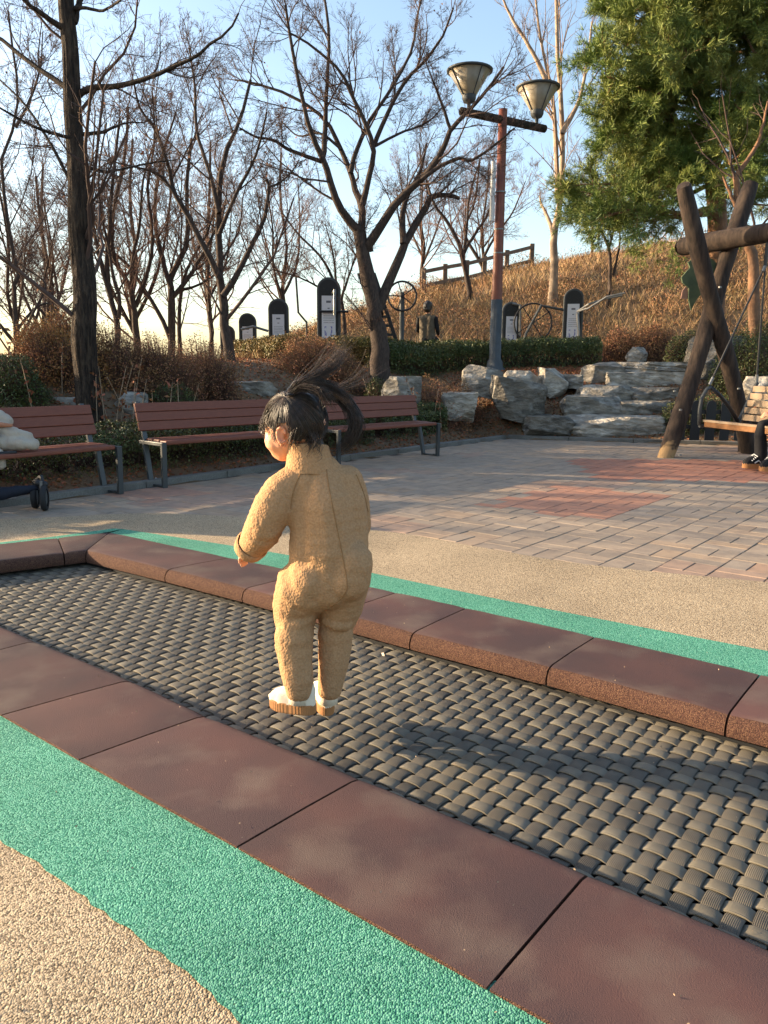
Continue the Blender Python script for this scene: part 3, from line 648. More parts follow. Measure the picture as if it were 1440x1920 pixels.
# main multi-stem tree
Y = 15.2
tr = [limb([(712, 668), (708, 620), (703, 588), (690, 518), (677, 450), (674, 433)], Y, 38, 22), limb([(708, 590), (713, 566), (738, 510), (757, 462), (775, 428), (803, 380), (809, 369), (843, 366), (860, 372)], Y, 22, 7, .8)]
lm = [limb([(674, 435), (655, 415), (637, 387), (620, 345), (606, 300), (590, 267), (577, 227), (563, 167), (547, 83), (535, 10)], Y, 18, 4, -.9), limb([(606, 295), (610, 233), (613, 167), (617, 67), (606, -20)], Y, 11, 4, .6),
      limb([(603, 303), (547, 283), (513, 263), (480, 257), (450, 240)], Y - .3, 8, 3, -.9), limb([(676, 440), (680, 393), (667, 360), (657, 323), (637, 273), (613, 230), (560, 187), (480, 157), (440, 150)], Y, 16, 3, .9),
      limb([(680, 385), (693, 327), (700, 277), (680, 220), (660, 180), (637, 133), (580, 83), (540, 60)], Y, 12, 3, -.6), limb([(657, 325), (667, 287), (693, 227), (733, 167), (770, 100), (782, 33), (795, -20)], Y + .2, 10, 3, .7),
      limb([(701, 275), (727, 213), (757, 157), (800, 110), (830, 67), (850, 15)], Y, 9, 3, -.8), limb([(690, 470), (697, 447), (723, 410), (763, 360), (797, 330), (827, 287), (843, 247), (873, 213), (910, 173), (945, 125)], Y, 20, 4, -1.1),
      limb([(790, 337), (825, 312), (860, 297), (885, 301), (930, 270), (965, 240)], Y - .5, 9, 3, -.4), limb([(757, 458), (754, 400), (768, 360), (788, 320), (800, 270)], Y + .2, 14, 4, .9), limb([(700, 275), (750, 250), (800, 230), (830, 200)], Y, 6, 2, .6),
      limb([(845, 245), (830, 200), (815, 160), (800, 120)], Y - .6, 7, 2, -.4), limb([(640, 280), (600, 250), (560, 255), (530, 230)], Y, 6, 2, .8)]
tree('bare_tree', tr + lm, [lv(11, .34, 40, .2, 6, .18, .14, rratio=.5), lv(8, .46, 40, .15, 5, .14, .16), lv(7, .5, 42, .15, 4, .1, .18), lv(3, .6, 35, .1, 3, .06, .2)], 'large spreading multi-stem bare tree in front of the terrace hedge', 'bare trees', 'bark', 'twig', trunk_n=2, leafn=250)

# left group behind the brown shrubs
def simple(name, px, Yd, w, label, mb='bark', mt='twig', lev=None, leafn=0, extra=(), grp='bare trees', tn=1, cat='tree'):
    first = list(px)
    w = w * .82
    tr = [limb(first, Yd, w, w * .3, rng.uniform(-.4, .6))] + [limb(q, Yd, w * .6, w * .18, rng.uniform(-1.2, 1.2)) for q in extra]
    return tree(name, tr, lev or TW2, label, grp, mb, mt, trunk_n=len(tr), leafn=leafn, cat=cat)
TW2 = [lv(11, .40, 38, .22, 6, .2, .13, rratio=.42), lv(7, .46, 40, .15, 5, .14, .16), lv(7, .5, 42, .12, 4, .1, .18, rmin=.0032), lv(3, .6, 35, .1, 3, .05, .2, rmin=.0032)]
simple('bare_tree', [(219, 660), (220, 602), (206, 555), (200, 480), (205, 442), (208, 380), (215, 300), (225, 220)], 17, 17, 'slim bare tree just right of the thick furrowed trunk', extra=[[(222, 598), (225, 560), (212, 520), (205, 470), (190, 400), (185, 320), (200, 230)], [(208, 560), (190, 500), (178, 440), (172, 380), (180, 300)]], leafn=200)
simple('bare_tree', [(258, 662), (254, 600), (250, 570), (240, 530), (218, 495), (210, 455), (215, 380), (235, 290), (240, 200)], 18, 18, 'bare tree with a low Y fork behind the brown shrub row', extra=[[(254, 575), (270, 530), (285, 475), (283, 410), (277, 350), (290, 260), (285, 170)], [(245, 540), (250, 480), (262, 420), (270, 330), (300, 240)]], mt='twigr', leafn=250)
simple('bare_tree', [(322, 662), (322, 560), (320, 520), (345, 470), (352, 430), (350, 350), (360, 260)], 19, 21, 'dark bare tree with several limbs left of the forked tree', extra=[[(320, 640), (300, 590), (245, 505), (215, 475), (190, 440)], [(321, 540), (300, 470), (290, 400), (300, 310), (330, 210)], [(322, 560), (360, 510), (400, 440), (420, 380)]], leafn=200)
simple('bare_tree', [(337, 660), (336, 590), (342, 535), (360, 485), (385, 445), (400, 400)], 20.5, 12, 'thin bare tree leaning right close beside the dark limbed tree', mt='twigr', extra=[[(340, 545), (380, 530), (420, 500), (440, 470)]])
simple('bare_tree', [(28, 690), (32, 620), (24, 545), (35, 515), (27, 487), (17, 430), (10, 380), (2, 300), (28, 233), (33, 167), (25, 100), (15, 20)], 13, 13, 'crooked bare tree at the left edge of the photograph', extra=[[(32, 640), (50, 612), (70, 572), (85, 542), (80, 525), (55, 508), (32, 490)], [(30, 238), (55, 190), (75, 130), (80, 60)], [(30, 620), (70, 575), (100, 575), (130, 620), (140, 640)]], leafn=200)
simple('bare_tree', [(645, 612), (641, 568), (622, 518), (600, 480), (560, 440), (530, 400)], 23, 11, 'low fan-shaped bare tree behind the tallest fitness panel', mt='twigr', extra=[[(641, 568), (600, 540), (560, 520), (510, 505)], [(630, 535), (625, 480), (610, 420)], [(640, 560), (660, 500), (680, 440)]])
simple('bare_tree', [(880, 540), (868, 487), (858, 450), (838, 415), (815, 385), (800, 340)], 27, 15, 'bare tree on the hillside by the rail fence, left of the street lamp', mt='twigr', extra=[[(868, 487), (875, 430), (880, 370), (900, 300)], [(866, 480), (890, 440), (915, 400), (940, 340)]])
simple('bare_tree', [(912, 530), (905, 500), (885, 465), (870, 430), (890, 380), (900, 300)], 30, 12, 'bare tree leaning behind the rail fence', mt='twigr', extra=[[(900, 495), (930, 440), (960, 400), (985, 340)]])
simple('bare_tree', [(1040, 500), (1039, 433), (1048, 400), (1055, 317), (1053, 200), (1045, 100), (1043, 0), (1035, -120)], 25, 20, 'pale-barked bare tree rising behind the street lamp', 'barkp', 'twigp', extra=[[(1046, 370), (1040, 233), (1033, 167), (1013, 67), (1000, -40)], [(1039, 440), (1028, 410), (1016, 385), (1012, 368)], [(1033, 170), (1000, 100), (960, 35), (940, -10)], [(1054, 250), (1085, 190), (1100, 120), (1110, 40)]], lev=[lv(12, .3, 35, .25, 6, .22, .1, rratio=.4), lv(7, .46, 36, .15, 5, .16, .14), lv(4, .5, 40, .15, 4, .1, .16)], tn=3)
simple('bare_tree', [(1144, 518), (1141, 464), (1121, 422), (1104, 400), (1095, 396)], 24, 10, 'small twin-stem bare tree on the grassy slope below the pine', mt='twigr', extra=[[(1150, 516), (1162, 456), (1159, 422), (1150, 390)], [(1140, 470), (1150, 430), (1140, 400)]], lev=[lv(5, .4, 40, .3, 5, .15, .14), lv(5, .45, 40, .2, 4, .1, .16), lv(4, .5, 40, .2, 3, .1, .16)], tn=2)
# further trees: prototypes copied with labels of their own
def proto(hh, seed, mt):
    st = [[0, 0, -.2], [.05, .02, hh * .15], [-.06, .05, hh * .3], [.1, -.08, hh * .5], [.05, .1, hh * .75], [.2, .1, hh]]
    ex = [([[-.03, .03, hh * .2], [-.5, .2, hh * .38], [-.9, .1, hh * .6], [-1.2, .3, hh * .85]], .06, .015), ([[0, .03, hh * .25], [.5, -.3, hh * .42], [.9, -.3, hh * .66], [1.1, -.2, hh * .9]], .06, .015), ([[0, 0, hh * .3], [.1, .6, hh * .5], [.0, .9, hh * .8]], .05, .012)]
    return tree('bare_tree', [(st, .1101, .03)] + ex, TW2, 'x y z w', 'bare trees', 'bark', mt)
protoA = proto(6.0, 1, 'twigr'); protoB = proto(5.2, 2, 'twig')
def put(src, x, y, rz, sc, label, first=False):
    o = src if first else copy_tree(src); o.location = (x, y, float(zt(x, y)) - .1); o.rotation_euler = (0, 0, rz); o.scale = (sc, sc, sc); o['label'] = label
far = [(protoA, -6.6, 21, .5, 1.0, 'bare tree seen just left of the thick furrowed trunk, above the golden shrub'), (protoB, -9.4, 22.5, 2.2, 1.1, 'hazy bare tree low at the left edge behind the crooked one'), (protoA, -3.4, 27, 1.4, 1.0, 'bare tree top showing above the smallest fitness panels'),
       (protoB, -8.0, 17.2, 4.1, .8, 'twiggy bare tree filling the lower left corner of the wood'), (protoA, 1.5, 33, 3.0, .95, 'reddish bare tree behind the wheel-shaped exerciser'), (protoB, 4.3, 36, 5.0, 1.0, 'reddish bare tree beyond the fence left of the pale tree'), (protoA, -5.3, 24, 5.5, 1.05, 'tall thin bare tree beyond the Y-forked one'), (protoB, 8.4, 33, .9, .9, 'bare tree at the hilltop under the pine boughs'), (protoA, -11.5, 27, .2, 1.2, 'distant bare tree at the far left edge')]
seen = set()
for src, x, y, rz, sc, lab in far: put(src, x, y, rz, sc, lab, src.name not in seen); seen.add(src.name)
# trees outside the left edge of the picture (they shade the benches and the plaza)
for i, (x, y, rz, sc) in enumerate([(-9.5, 10.6, 1, 1.0), (-13, 10.0, 2, 1.1), (-12, 12.9, 4, 1.1), (-10.5, 14.2, 2.7, 1)]):
    put(protoA if i % 2 else protoB, x, y, rz, sc, 'bare tree standing beyond the left edge of the picture')

# ------------------------------------------------------------------ pine
def pine():
    Yp = 19.0; base = at(1350, 500, Yp); base[2] = float(zt(base[0], base[1])) - .1
    rt = empty('pine_tree', tuple(base)); tag(rt, 'large green pine with drooping boughs above the log swing', 'pine')
    def q(x, y, dy=0): return at(x, y, Yp + dy) - base
    tk = smooth_line([np.zeros(3), q(1345, 430), q(1338, 340), q(1332, 260), q(1318, 190), q(1325, 100), q(1340, 0), q(1345, -120), q(1345, -260)], 24)
    V, Q = tubes(tk[None], np.linspace(.24, .06, 24)[None], 12); link('trunk', np_mesh('trunk', V, Q, True), M['pinebark'], rt)
    bl = [[(1340, 330), (1290, 345), (1225, 340), (1160, 345), (1105, 345)], [(1338, 400), (1270, 400), (1210, 390), (1150, 400)], [(1335, 270), (1280, 250), (1220, 255), (1170, 250)], [(1325, 200), (1270, 190), (1200, 190), (1150, 180)],
          [(1325, 120), (1260, 110), (1200, 110), (1140, 100)], [(1330, 60), (1250, 30), (1190, 40), (1140, 30)], [(1335, 20), (1280, -40), (1210, -60), (1150, -60)], [(1325, 150), (1370, 130), (1420, 110), (1480, 90)], [(1332, 260), (1380, 240), (1430, 240), (1500, 220)],
          [(1338, 330), (1390, 310), (1440, 300), (1500, 290)], [(1330, 60), (1380, 30), (1430, 20), (1490, 0)], [(1335, 230), (1310, 240), (1290, 280), (1270, 320)], [(1340, 0), (1380, -60), (1430, -90)], [(1322, 170), (1300, 150), (1270, 140)], [(1340, 360), (1400, 380), (1440, 385)], [(1330, 90), (1310, 60), (1290, 20)],
          [(1330, 240), (1350, 200), (1380, 180)], [(1320, 180), (1250, 150), (1180, 150), (1140, 145)], [(1335, 290), (1260, 300), (1190, 300)]]
    bl += [[(1335 + rng.uniform(-10, 10), y0), (1335 + sx * dxx * .4, y0 - 15), (1335 + sx * dxx * .75, y0 - 12 + rng.uniform(-20, 20)), (1335 + sx * dxx, y0 + rng.uniform(-25, 25))] for y0 in range(-200, 330, 26) for sx in (-1, 1) for dxx in [rng.uniform(80, 195)]]
    bl += [[(x + rng.uniform(-8, 8), y + rng.uniform(-22, 22)) for x, y in b_] for b_ in bl[:3] for _ in range(3)]
    nb0 = len(bl); bl += [[(1335, y0), (1335 + dxx * .5, y0 - 10), (1335 + dxx, y0 + 5)] for y0 in range(-180, 330, 22) for dxx in rng.uniform(-120, 130, 1)]
    PL = []; 
    for i, b in enumerate(bl):
        dd = rng.uniform(-2.2, 1.8) if i < nb0 else rng.uniform(-2.8, -1.0); PL.append(smooth_line([q(x, y, dd * (k / (len(b) - 1))) for k, (x, y) in enumerate(b)], 10))
    PL = np.stack(PL); RL = np.tile(np.linspace(.06, .015, 10), (len(PL), 1))
    c1, r1_ = branch_level(PL, RL, 11, .36, 45, .2, 6, .08, .12, rratio=.6, rmin=.008)
    c2, r2_ = branch_level(c1, r1_, 6, .5, 42, .2, 4, .12, .12, rmin=.005)
    V, Q = merge([tubes(PL, RL, 6), tubes(c1, r1_, 4), tubes(c2, r2_, 3)]); link('boughs', np_mesh('boughs', V, Q), M['pinebark'], rt)
    tips = np.concatenate([c2[:, -1], c2[:, 2], c2[:, 1], c1[:, -1], c1[:, 3], c1[:, 4]]); tdir = np.concatenate([c2[:, -1] - c2[:, -2], c2[:, 2] - c2[:, 1], c2[:, 1] - c2[:, 0], c1[:, -1] - c1[:, -2], c1[:, 3] - c1[:, 2], c1[:, 4] - c1[:, 3]])
    tips = np.concatenate([tips, tips + rng.normal(0, .07, tips.shape)]); tdir = np.concatenate([tdir, tdir])
    tdir /= np.linalg.norm(tdir, axis=1, keepdims=True) + 1e-9; nn = 12
    c = np.repeat(tips, nn, 0); d = np.repeat(tdir, nn, 0) * .75 + unit(len(c)) * .75; d[:, 2] += .15; d /= np.linalg.norm(d, axis=1, keepdims=True)
    w = np.cross(d, unit(len(c))); w /= np.linalg.norm(w, axis=1, keepdims=True); ln = rng.uniform(.10, .19, len(c))[:, None]
    V = np.stack([c + w * .005, c - w * .005, c + d * ln - w * .003, c + d * ln + w * .003], 1); i = np.arange(len(c))[:, None] * 4
    link('needles', np_mesh('needles', V.reshape(-1, 3), i + np.array([[0, 1, 2, 3]])), M['needle'], rt)
pine()
def stem_only(px, Y, w, label):
    tr = [limb(px, Y, w, w * .4)]; b = tr[0][0][0]; b[2] = float(zt(b[0], b[1])) - .1
    return tree('pine_tree', tr + [limb([px[-1], (px[-1][0] + 40, px[-1][1] - 60), (px[-1][0] + 60, px[-1][1] - 140)], Y, w * .4, 3), limb([px[-2], (px[-2][0] - 30, px[-2][1] - 70)], Y, w * .4, 3)], [lv(5, .5, 40, .3, 5, .1, .14), lv(4, .5, 40, .2, 4, .1, .16)], label, 'trees on the hillside', 'pinebark', 'twig', trunk_n=3, cat='pine')
stem_only([(1432, 545), (1412, 500), (1402, 455), (1385, 400), (1380, 330)], 15.5, 26, 'leaning brown trunk on the slope just behind the swing rope')

# ------------------------------------------------------------------ shrubs and hedges
def shell_pts(n, path, w, h, top_round=.3, jag=.06):
    """points in the outer skin of a clipped hedge along path (world xy); returns pts, normals"""
    P = smooth_line(path, 60); t = rng.uniform(0, 59, n); i = np.minimum(t.astype(int), 58); f = (t - i)[:, None]
    c = P[i] * (1 - f) + P[i + 1] * f; d = P[i + 1] - P[i]; d /= np.linalg.norm(d, axis=1, keepdims=True); s = np.stack([-d[:, 1], d[:, 0]], 1)
    a = rng.uniform(-.15, math.pi + .15, n); ex = .45
    cx = np.sign(np.cos(a)) * np.abs(np.cos(a)) ** ex; cz = np.abs(np.sin(a)) ** ex
    dep = 1 - np.abs(rng.normal(0, .12, n)) - .1 * rng.random(n)
    jn = np.array([mnoise.noise((c[k, 0] * 3, c[k, 1] * 3, a[k] * 1.5)) for k in range(n)]) * jag
    lo = rng.uniform(0, 1, n); cz2 = np.where(np.sin(a) < .25, lo * .95, cz)
    xy = c + s * (cx * dep * w / 2 + jn * np.sign(cx))[:, None]; z = zt(xy[:, 0], xy[:, 1]) + h * cz2 * dep + jn
    nrm = np.stack([s[:, 0] * cx, s[:, 1] * cx, cz * .8 + .1], 1); nrm /= np.linalg.norm(nrm, axis=1, keepdims=True)
    return np.stack([xy[:, 0], xy[:, 1], z], 1), nrm
def twigs_from(C, base, n, r=.003):
    i = rng.integers(0, len(C), n); e = C[i]; b = base(e); m = b * .45 + e * .55 + rng.normal(0, .03, e.shape)
    return tubes(np.stack([b, m, e], 1), np.tile([r * 1.6, r * 1.1, r * .6], (n, 1)), 3)
def hedge(name, path, w, h, n, leaf, m, label, cat='hedge', group=None, twigm='twig', tw=1500, jag=.06, core=True):
    C, nm = shell_pts(n, path, w, h, jag=jag); org = np.array([path[0][0], path[0][1], float(zt(path[0][0], path[0][1]))])
    rt = empty(name, tuple(org)); tag(rt, label, cat, group)
    V, Q = leaves(C - org, leaf, .6, nm); link('foliage', np_mesh('foliage', V, Q), M[m], rt)
    P = smooth_line(path, 40)
    def base(e):
        d = np.linalg.norm((e[:, None, :2]) - P[None], axis=2).argmin(1); q = P[d] + rng.normal(0, w * .08, (len(e), 2)); return np.stack([q[:, 0], q[:, 1], zt(q[:, 0], q[:, 1])], 1)
    V, Q = twigs_from(C, base, tw, .004); link('branches', np_mesh('branches', V - org, Q), M[twigm], rt)
    return rt
def kl(t, s): p = KB - U1 * t + N1 * s; return (p[0], p[1])
hedge('clipped_hedge', [kl(10.2, .75), kl(7.0, .72), kl(4.6, .75), kl(2.9, .75)], .62, .40, 52000, .026, 'box', 'low clipped green hedge behind the three benches', group='clipped hedges', jag=.05, tw=2500)
hedge('clipped_hedge', [kl(2.6, .85), kl(1.6, .85), kl(.9, .95)], .75, .45, 15000, .028, 'box', 'dark green bush between the end bench and the rock steps', 'bush', jag=.10)
def hp(px, Y): p = at(px, 690, Y); return (p[0], p[1])
hedge('clipped_hedge', [hp(722, 16.4), hp(800, 16.7), hp(900, 16.9), hp(1010, 17.0), hp(1122, 16.9)], .8, .62, 42000, .036, 'box', 'long clipped hedge on the terrace behind the street lamp', group='clipped hedges', jag=.05)
hedge('clipped_hedge', [hp(452, 20.5), hp(500, 18.8), hp(560, 17.4), hp(640, 16.6), hp(700, 16.4)], .8, .60, 32000, .038, 'boxb', 'yellowish hedge curving below the four left fitness panels', group='clipped hedges', jag=.07)
def shrub(name, px, py, Y, w, h, n, leaf, m, label, cat='shrub', group='brown shrubs', tw=1800, dpt=.7, twigm='twigr', fill=.5):
    c = at(px, py, Y); c[2] = float(zt(c[0], c[1])); rt = empty(name, tuple(c)); tag(rt, label, cat, group)
    d = unit(n); d[:, 2] = np.abs(d[:, 2]); rad = rng.uniform(fill, 1, n) ** .6
    jn = np.array([mnoise.noise((x * 2.2 + px, y * 2.2, z * 2.2)) for x, y, z in d]) * .28
    C = d * (rad + jn)[:, None] * np.array([w / 2, w * dpt / 2, h]); C[:, 2] = np.maximum(C[:, 2], .02)
    C[:, 2] += zt(C[:, 0] + c[0], C[:, 1] + c[1]) - c[2]
    V, Q = leaves(C, leaf, .55); link('foliage', np_mesh('foliage', V, Q), M[m], rt)
    def base(e):
        b = e * .15; b[:, 2] = -.02; return b
    V, Q = twigs_from(C * .98, base, tw, .0026); link('stems', np_mesh('stems', V, Q), M[twigm], rt)
    return rt
shrub('azalea_shrub', 100, 740, 10.1, 1.15, .72, 9000, .026, 'azal2', 'golden brown shrub left of the thick furrowed trunk')
shrub('azalea_shrub', 140, 740, 10.5, 1.25, .84, 9000, .026, 'azal2', 'golden brown shrub partly hidden by the thick furrowed trunk')
shrub('azalea_shrub', 232, 740, 10.7, 1.15, .84, 7000, .024, 'azal', 'thin reddish shrub just right of the thick trunk, sky showing through', fill=.35)
shrub('azalea_shrub', 310, 740, 10.9, 1.3, .86, 9000, .024, 'azal', 'reddish brown shrub in the middle of the shrub row', fill=.4)
shrub('azalea_shrub', 388, 740, 11.4, 1.2, .86, 8000, .024, 'azal', 'reddish brown shrub beside the foot of the forked tree', fill=.4)
shrub('azalea_shrub', 592, 690, 14.3, 1.45, .7, 12000, .026, 'azal', 'wide rust-coloured shrub on the bank above the child')
shrub('azalea_shrub', 640, 690, 14.0, 1.1, .65, 8000, .026, 'azal', 'rust-coloured shrub beside the foot of the spreading tree')
shrub('azalea_shrub', 800, 720, 13.0, 1.5, .78, 10000, .024, 'azal', 'brown shrub left of the boulders, above the end bench', fill=.35)
shrub('azalea_shrub', 855, 715, 13.6, 1.1, .62, 7000, .024, 'azal', 'brown shrub touching the flat-topped boulder', fill=.35)
shrub('azalea_shrub', 1165, 668, 17.6, 1.3, .85, 9000, .03, 'azal', 'brown shrub at the right end of the terrace hedge')
shrub('azalea_shrub', 1225, 668, 17.4, 1.2, .95, 9000, .03, 'azal', 'brown shrub between the hedge end and the log swing')
shrub('round_bush', 708, 700, 13.6, .55, .5, 5000, .026, 'box', 'small round green bush at the foot of the spreading tree', 'bush', 'green bushes', dpt=1)
shrub('round_bush', 1290, 640, 15.6, .9, .75, 8000, .03, 'box', 'green bush seen between the crossed logs of the swing', 'bush', 'green bushes', dpt=1)
shrub('round_bush', 1400, 690, 13.8, 1.3, 1.0, 14000, .03, 'box', 'large green bush behind the swing seat', 'bush', 'green bushes', dpt=.8)
shrub('round_bush', 1430, 600, 15.5, 1.2, .9, 9000, .03, 'box', 'green bush higher up the slope behind the swing rope', 'bush', 'green bushes', dpt=.8)
shrub('round_bush', 1310, 790, 12.6, 1.5, .42, 11000, .026, 'box', 'low green bush below the swing seat beside the kerb', 'bush', 'green bushes', dpt=.5)
shrub('round_bush', 20, 760, 9.3, 1.0, .45, 9000, .026, 'box', 'dark green bush behind the left end of the bench with jacket', 'bush', 'green bushes', dpt=.8)
shrub('round_bush', 330, 745, 10.5, .7, .35, 4000, .026, 'box', 'small green bush under the reddish shrub row', 'bush', 'green bushes', dpt=.8)
# dry stalks behind the benches
for i, px in enumerate([22, 40, 62, 120, 150, 165, 182, 196, 205, 214, 225, 238, 247, 252, 262, 290, 315, 335, 352, 700, 715, 735, 760, 775, 790, 812, 828]):
    t_ = rng.uniform(1.0, 1.7); Yl = 9.4 - (.0 if px < 400 else -3.0) + rng.uniform(-.5, .5); p = at(px, 790, Yl); p[2] = float(zt(p[0], p[1]))
    rt = empty('dry_stalk', tuple(p)); tag(rt, 'withered stalk with curled brown leaves above the bench backs', 'dead plant', 'withered stalks behind the benches')
    hgt = rng.uniform(.45, .85); ln = rng.normal(0, .12, 2); P = np.array([[0, 0, 0], [ln[0] * .4, ln[1] * .4, hgt * .5], [ln[0], ln[1], hgt]]); P2_ = smooth_line(P, 6)
    V, Q = tubes(P2_[None], np.linspace(.006, .003, 6)[None], 4); link('stem', np_mesh('stem', V, Q), M['slat'], rt)
    nlf = 14; C = P2_[rng.integers(1, 6, nlf)] + rng.normal(0, .03, (nlf, 3)); V, Q = leaves(C, .075, .45, bend=.8); link('withered_leaves', np_mesh('withered_leaves', V, Q), M['dryleaf'], rt)
# leaf litter and hill cover
def scatter(n, fx): 
    p = fx(n); z = zt(p[:, 0], p[:, 1]); return np.stack([p[:, 0], p[:, 1], z], 1)
def bank(n):
    t = rng.uniform(-5, 11, n); s = rng.uniform(.12, 6.0, n) ** 1.0; a = KB[None] - U1[None] * t[:, None] + N1[None] * s[:, None]
    b = KB[None] + U2[None] * rng.uniform(-1.5, 5, n)[:, None] + N2[None] * rng.uniform(.1, 6, n)[:, None]; q = np.where((rng.random(n) < .6)[:, None], a, b); k = np.maximum((q - KB) @ N1, (q - KB) @ N2) > .1; return q[k]
C = scatter(60000, bank); C[:, 2] += .012; V, Q = leaves(C, .045, .55, np.tile([0, 0, 1.], (len(C), 1)), .6)
tag(link('leaf_litter', np_mesh('leaf_litter', V, Q), M['dryleaf']), 'fallen dry leaves covering the bank and the terrace', 'leaves', kind='stuff')
def hillpts(n):
    x = rng.uniform(-4, 14, n); y = rng.uniform(18.0, 31, n); return np.stack([x, y], 1)
C = scatter(52000, hillpts); n = len(C); h_ = rng.uniform(.06, .24, n) * (1 + .5 * np.sin(C[:, 0] * 1.3 + C[:, 1]) ** 2); d = unit(n) * .8; d[:, 2] = 1; e_ = C + d * h_[:, None]; w_ = np.cross(d, unit(n)) * .009
V = np.stack([C - w_, C + w_, e_ + w_ * .25, e_ - w_ * .25], 1); Q = np.arange(n)[:, None] * 4 + np.array([[0, 1, 2, 3]])
tag(link('dry_grass', np_mesh('dry_grass', V.reshape(-1, 3), Q), M['grass']), 'dry straw grass covering the sunlit hillside', 'grass', kind='stuff')
C = scatter(95000, hillpts); nv = np.array([mnoise.noise((a * .5, b * .5, 1.0)) for a, b in C[:, :2]]); C = C[nv > -.12]; C[:, 2] += rng.uniform(0, .75, len(C)) * np.clip(nv[nv > -.12] * 1.6 + .25, .08, 1); V, Q = leaves(C, .06, .5)
tag(link('dry_brush', np_mesh('dry_brush', V, Q), M['brush']), 'rust-brown low scrub on the hillside below the rail fence', 'scrub', kind='stuff')

# ------------------------------------------------------------------ rocks
def rock(px0, py0, px1, py1, Y, label, depth=.6, flat=.6, seed=0, name='boulder', group='boulders of the rock bank', box=.55, tilt=0.0):
    a = at(px0, py1, Y); b = at(px1, py0, Y); cx = (a + b) / 2; w = b[0] - a[0]; h = b[2] - a[2]
    r = np.random.default_rng(seed + 11); bm = bmesh.new(); bmesh.ops.create_cube(bm, size=2.0)
    for k in range(11):
        n = r.normal(size=3) * np.array([1, 1, .8]); n /= np.linalg.norm(n); dd = (r.uniform(.78, 1.12) if k < 7 else r.uniform(1.0, 1.3)) * (1.22 if name == 'step_stone' else 1.0)
        gm = bmesh.ops.bisect_plane(bm, geom=bm.verts[:] + bm.edges[:] + bm.faces[:], plane_co=tuple(n * dd), plane_no=tuple(n), clear_outer=True)
        ed = [q for q in gm['geom_cut'] if isinstance(q, bmesh.types.BMEdge)]
        if len(ed) > 2: bmesh.ops.contextual_create(bm, geom=ed)
    bmesh.ops.bevel(bm, geom=bm.edges[:], offset=.06, segments=1, affect='EDGES', clamp_overlap=True)
    bmesh.ops.triangulate(bm, faces=bm.faces[:])
    for k in range(4):
        le = [q for q in bm.edges if q.calc_length() > .16]
        if not le: break
        bmesh.ops.subdivide_edges(bm, edges=le, cuts=1); bmesh.ops.triangulate(bm, faces=bm.faces[:])
    bm.verts.index_update(); V = np.array([v.co[:] for v in bm.verts]); Fs = np.array([[v.index for v in f.verts] for f in bm.faces]); bm.free()
    V = V / np.abs(V).max(0)
    sc_ = np.array([w, depth, h]) / h
    nz = np.array([mnoise.fractal(tuple(v * sc_ * .9 + seed * 3.1), 1.0, 2.0, 5) for v in V]); lay = np.array([mnoise.noise((v[0] * .8 + seed, v[1] * .8, v[2] * 4 + v[0] * 1.4)) for v in V])
    V = V * (1 + .06 * nz + .05 * lay)[:, None]; V[:, 2] += V[:, 0] * tilt
    V = V * np.array([w / 2, depth / 2, h / 2 * 1.05])
    o = link(name, np_mesh(name, V, Fs, True), M['rock']); o.data.set_sharp_from_angle(angle=.45); o.location = (cx[0], cx[1] + depth * .2, cx[2] - h * .05); o.rotation_euler = (0, 0, r.normal(0, .12)); tag(o, label, 'rock', group); return o
RK = [(868, 686, 945, 740, 13.9, 'flat-topped pale boulder nearest the brown shrubs'), (922, 712, 1028, 785, 13.2, 'big slanting boulder with a pale ridge beside the green bush'), (945, 694, 1018, 735, 14.2, 'boulder half hidden behind the big slanting one'),
      (1015, 690, 1062, 742, 14.2, 'upright dark grey boulder in the middle of the bank'), (1056, 702, 1096, 727, 14.3, 'small wedge-shaped rock beside the upright boulder'), (1088, 680, 1172, 716, 14.9, 'dark layered slab tilted at the top of the steps')]
for i, r_ in enumerate(RK): rock(*r_, seed=i, tilt=(-.25 if i in (0, 1) else (.25 if i == 5 else 0)))
ST = [(984, 779, 1072, 818, 12.9, 'bottom step stone on the left, next to the bank'), (1066, 780, 1250, 820, 12.75, 'long dark bottom step stone with pale veins'), (1056, 742, 1168, 785, 13.4, 'pale split stone of the second step'), (1160, 752, 1260, 788, 13.35, 'low sandy stone at the right of the second step'),
      (1084, 722, 1188, 760, 13.9, 'dark grey stone of the third step'), (1176, 726, 1262, 760, 13.85, 'layered pale stone at the right of the third step'), (1140, 698, 1280, 732, 14.5, 'long stone of the fourth step under the slab')]
for i, r_ in enumerate(ST): rock(*r_, seed=20 + i, depth=.75, name='step_stone', group='natural stone steps', box=.38)
rock(1165, 679, 1300, 703, 15.2, 'wide flat paving slab at the top of the steps', depth=1.6, seed=40, name='step_stone', group='natural stone steps', box=.3)
rock(1296, 628, 1400, 715, 14.6, 'large pale boulder behind the crossed logs', seed=31); rock(1395, 705, 1470, 760, 12.9, 'round pale rock behind the swing backrest', seed=32); rock(1175, 650, 1215, 682, 16.6, 'small rock among the brown shrubs at the hedge end', seed=33)
for i, q in enumerate([(95, 745, 160, 800, 9.6, 'grey rock behind the backrest of the bench with jacket'), (215, 735, 262, 790, 10.0, 'blue-grey rock just right of the thick furrowed trunk'), (400, 715, 520, 760, 12.2, 'long pale rock on the bank under the forked tree'), (535, 712, 620, 760, 12.6, 'grey rock on the bank above the child head'), (715, 705, 790, 770, 12.6, 'grey rock behind the backrest of the end bench'), (828, 735, 900, 790, 12.9, 'low grey rock behind the dark green bush')]): rock(*q, seed=50 + i)

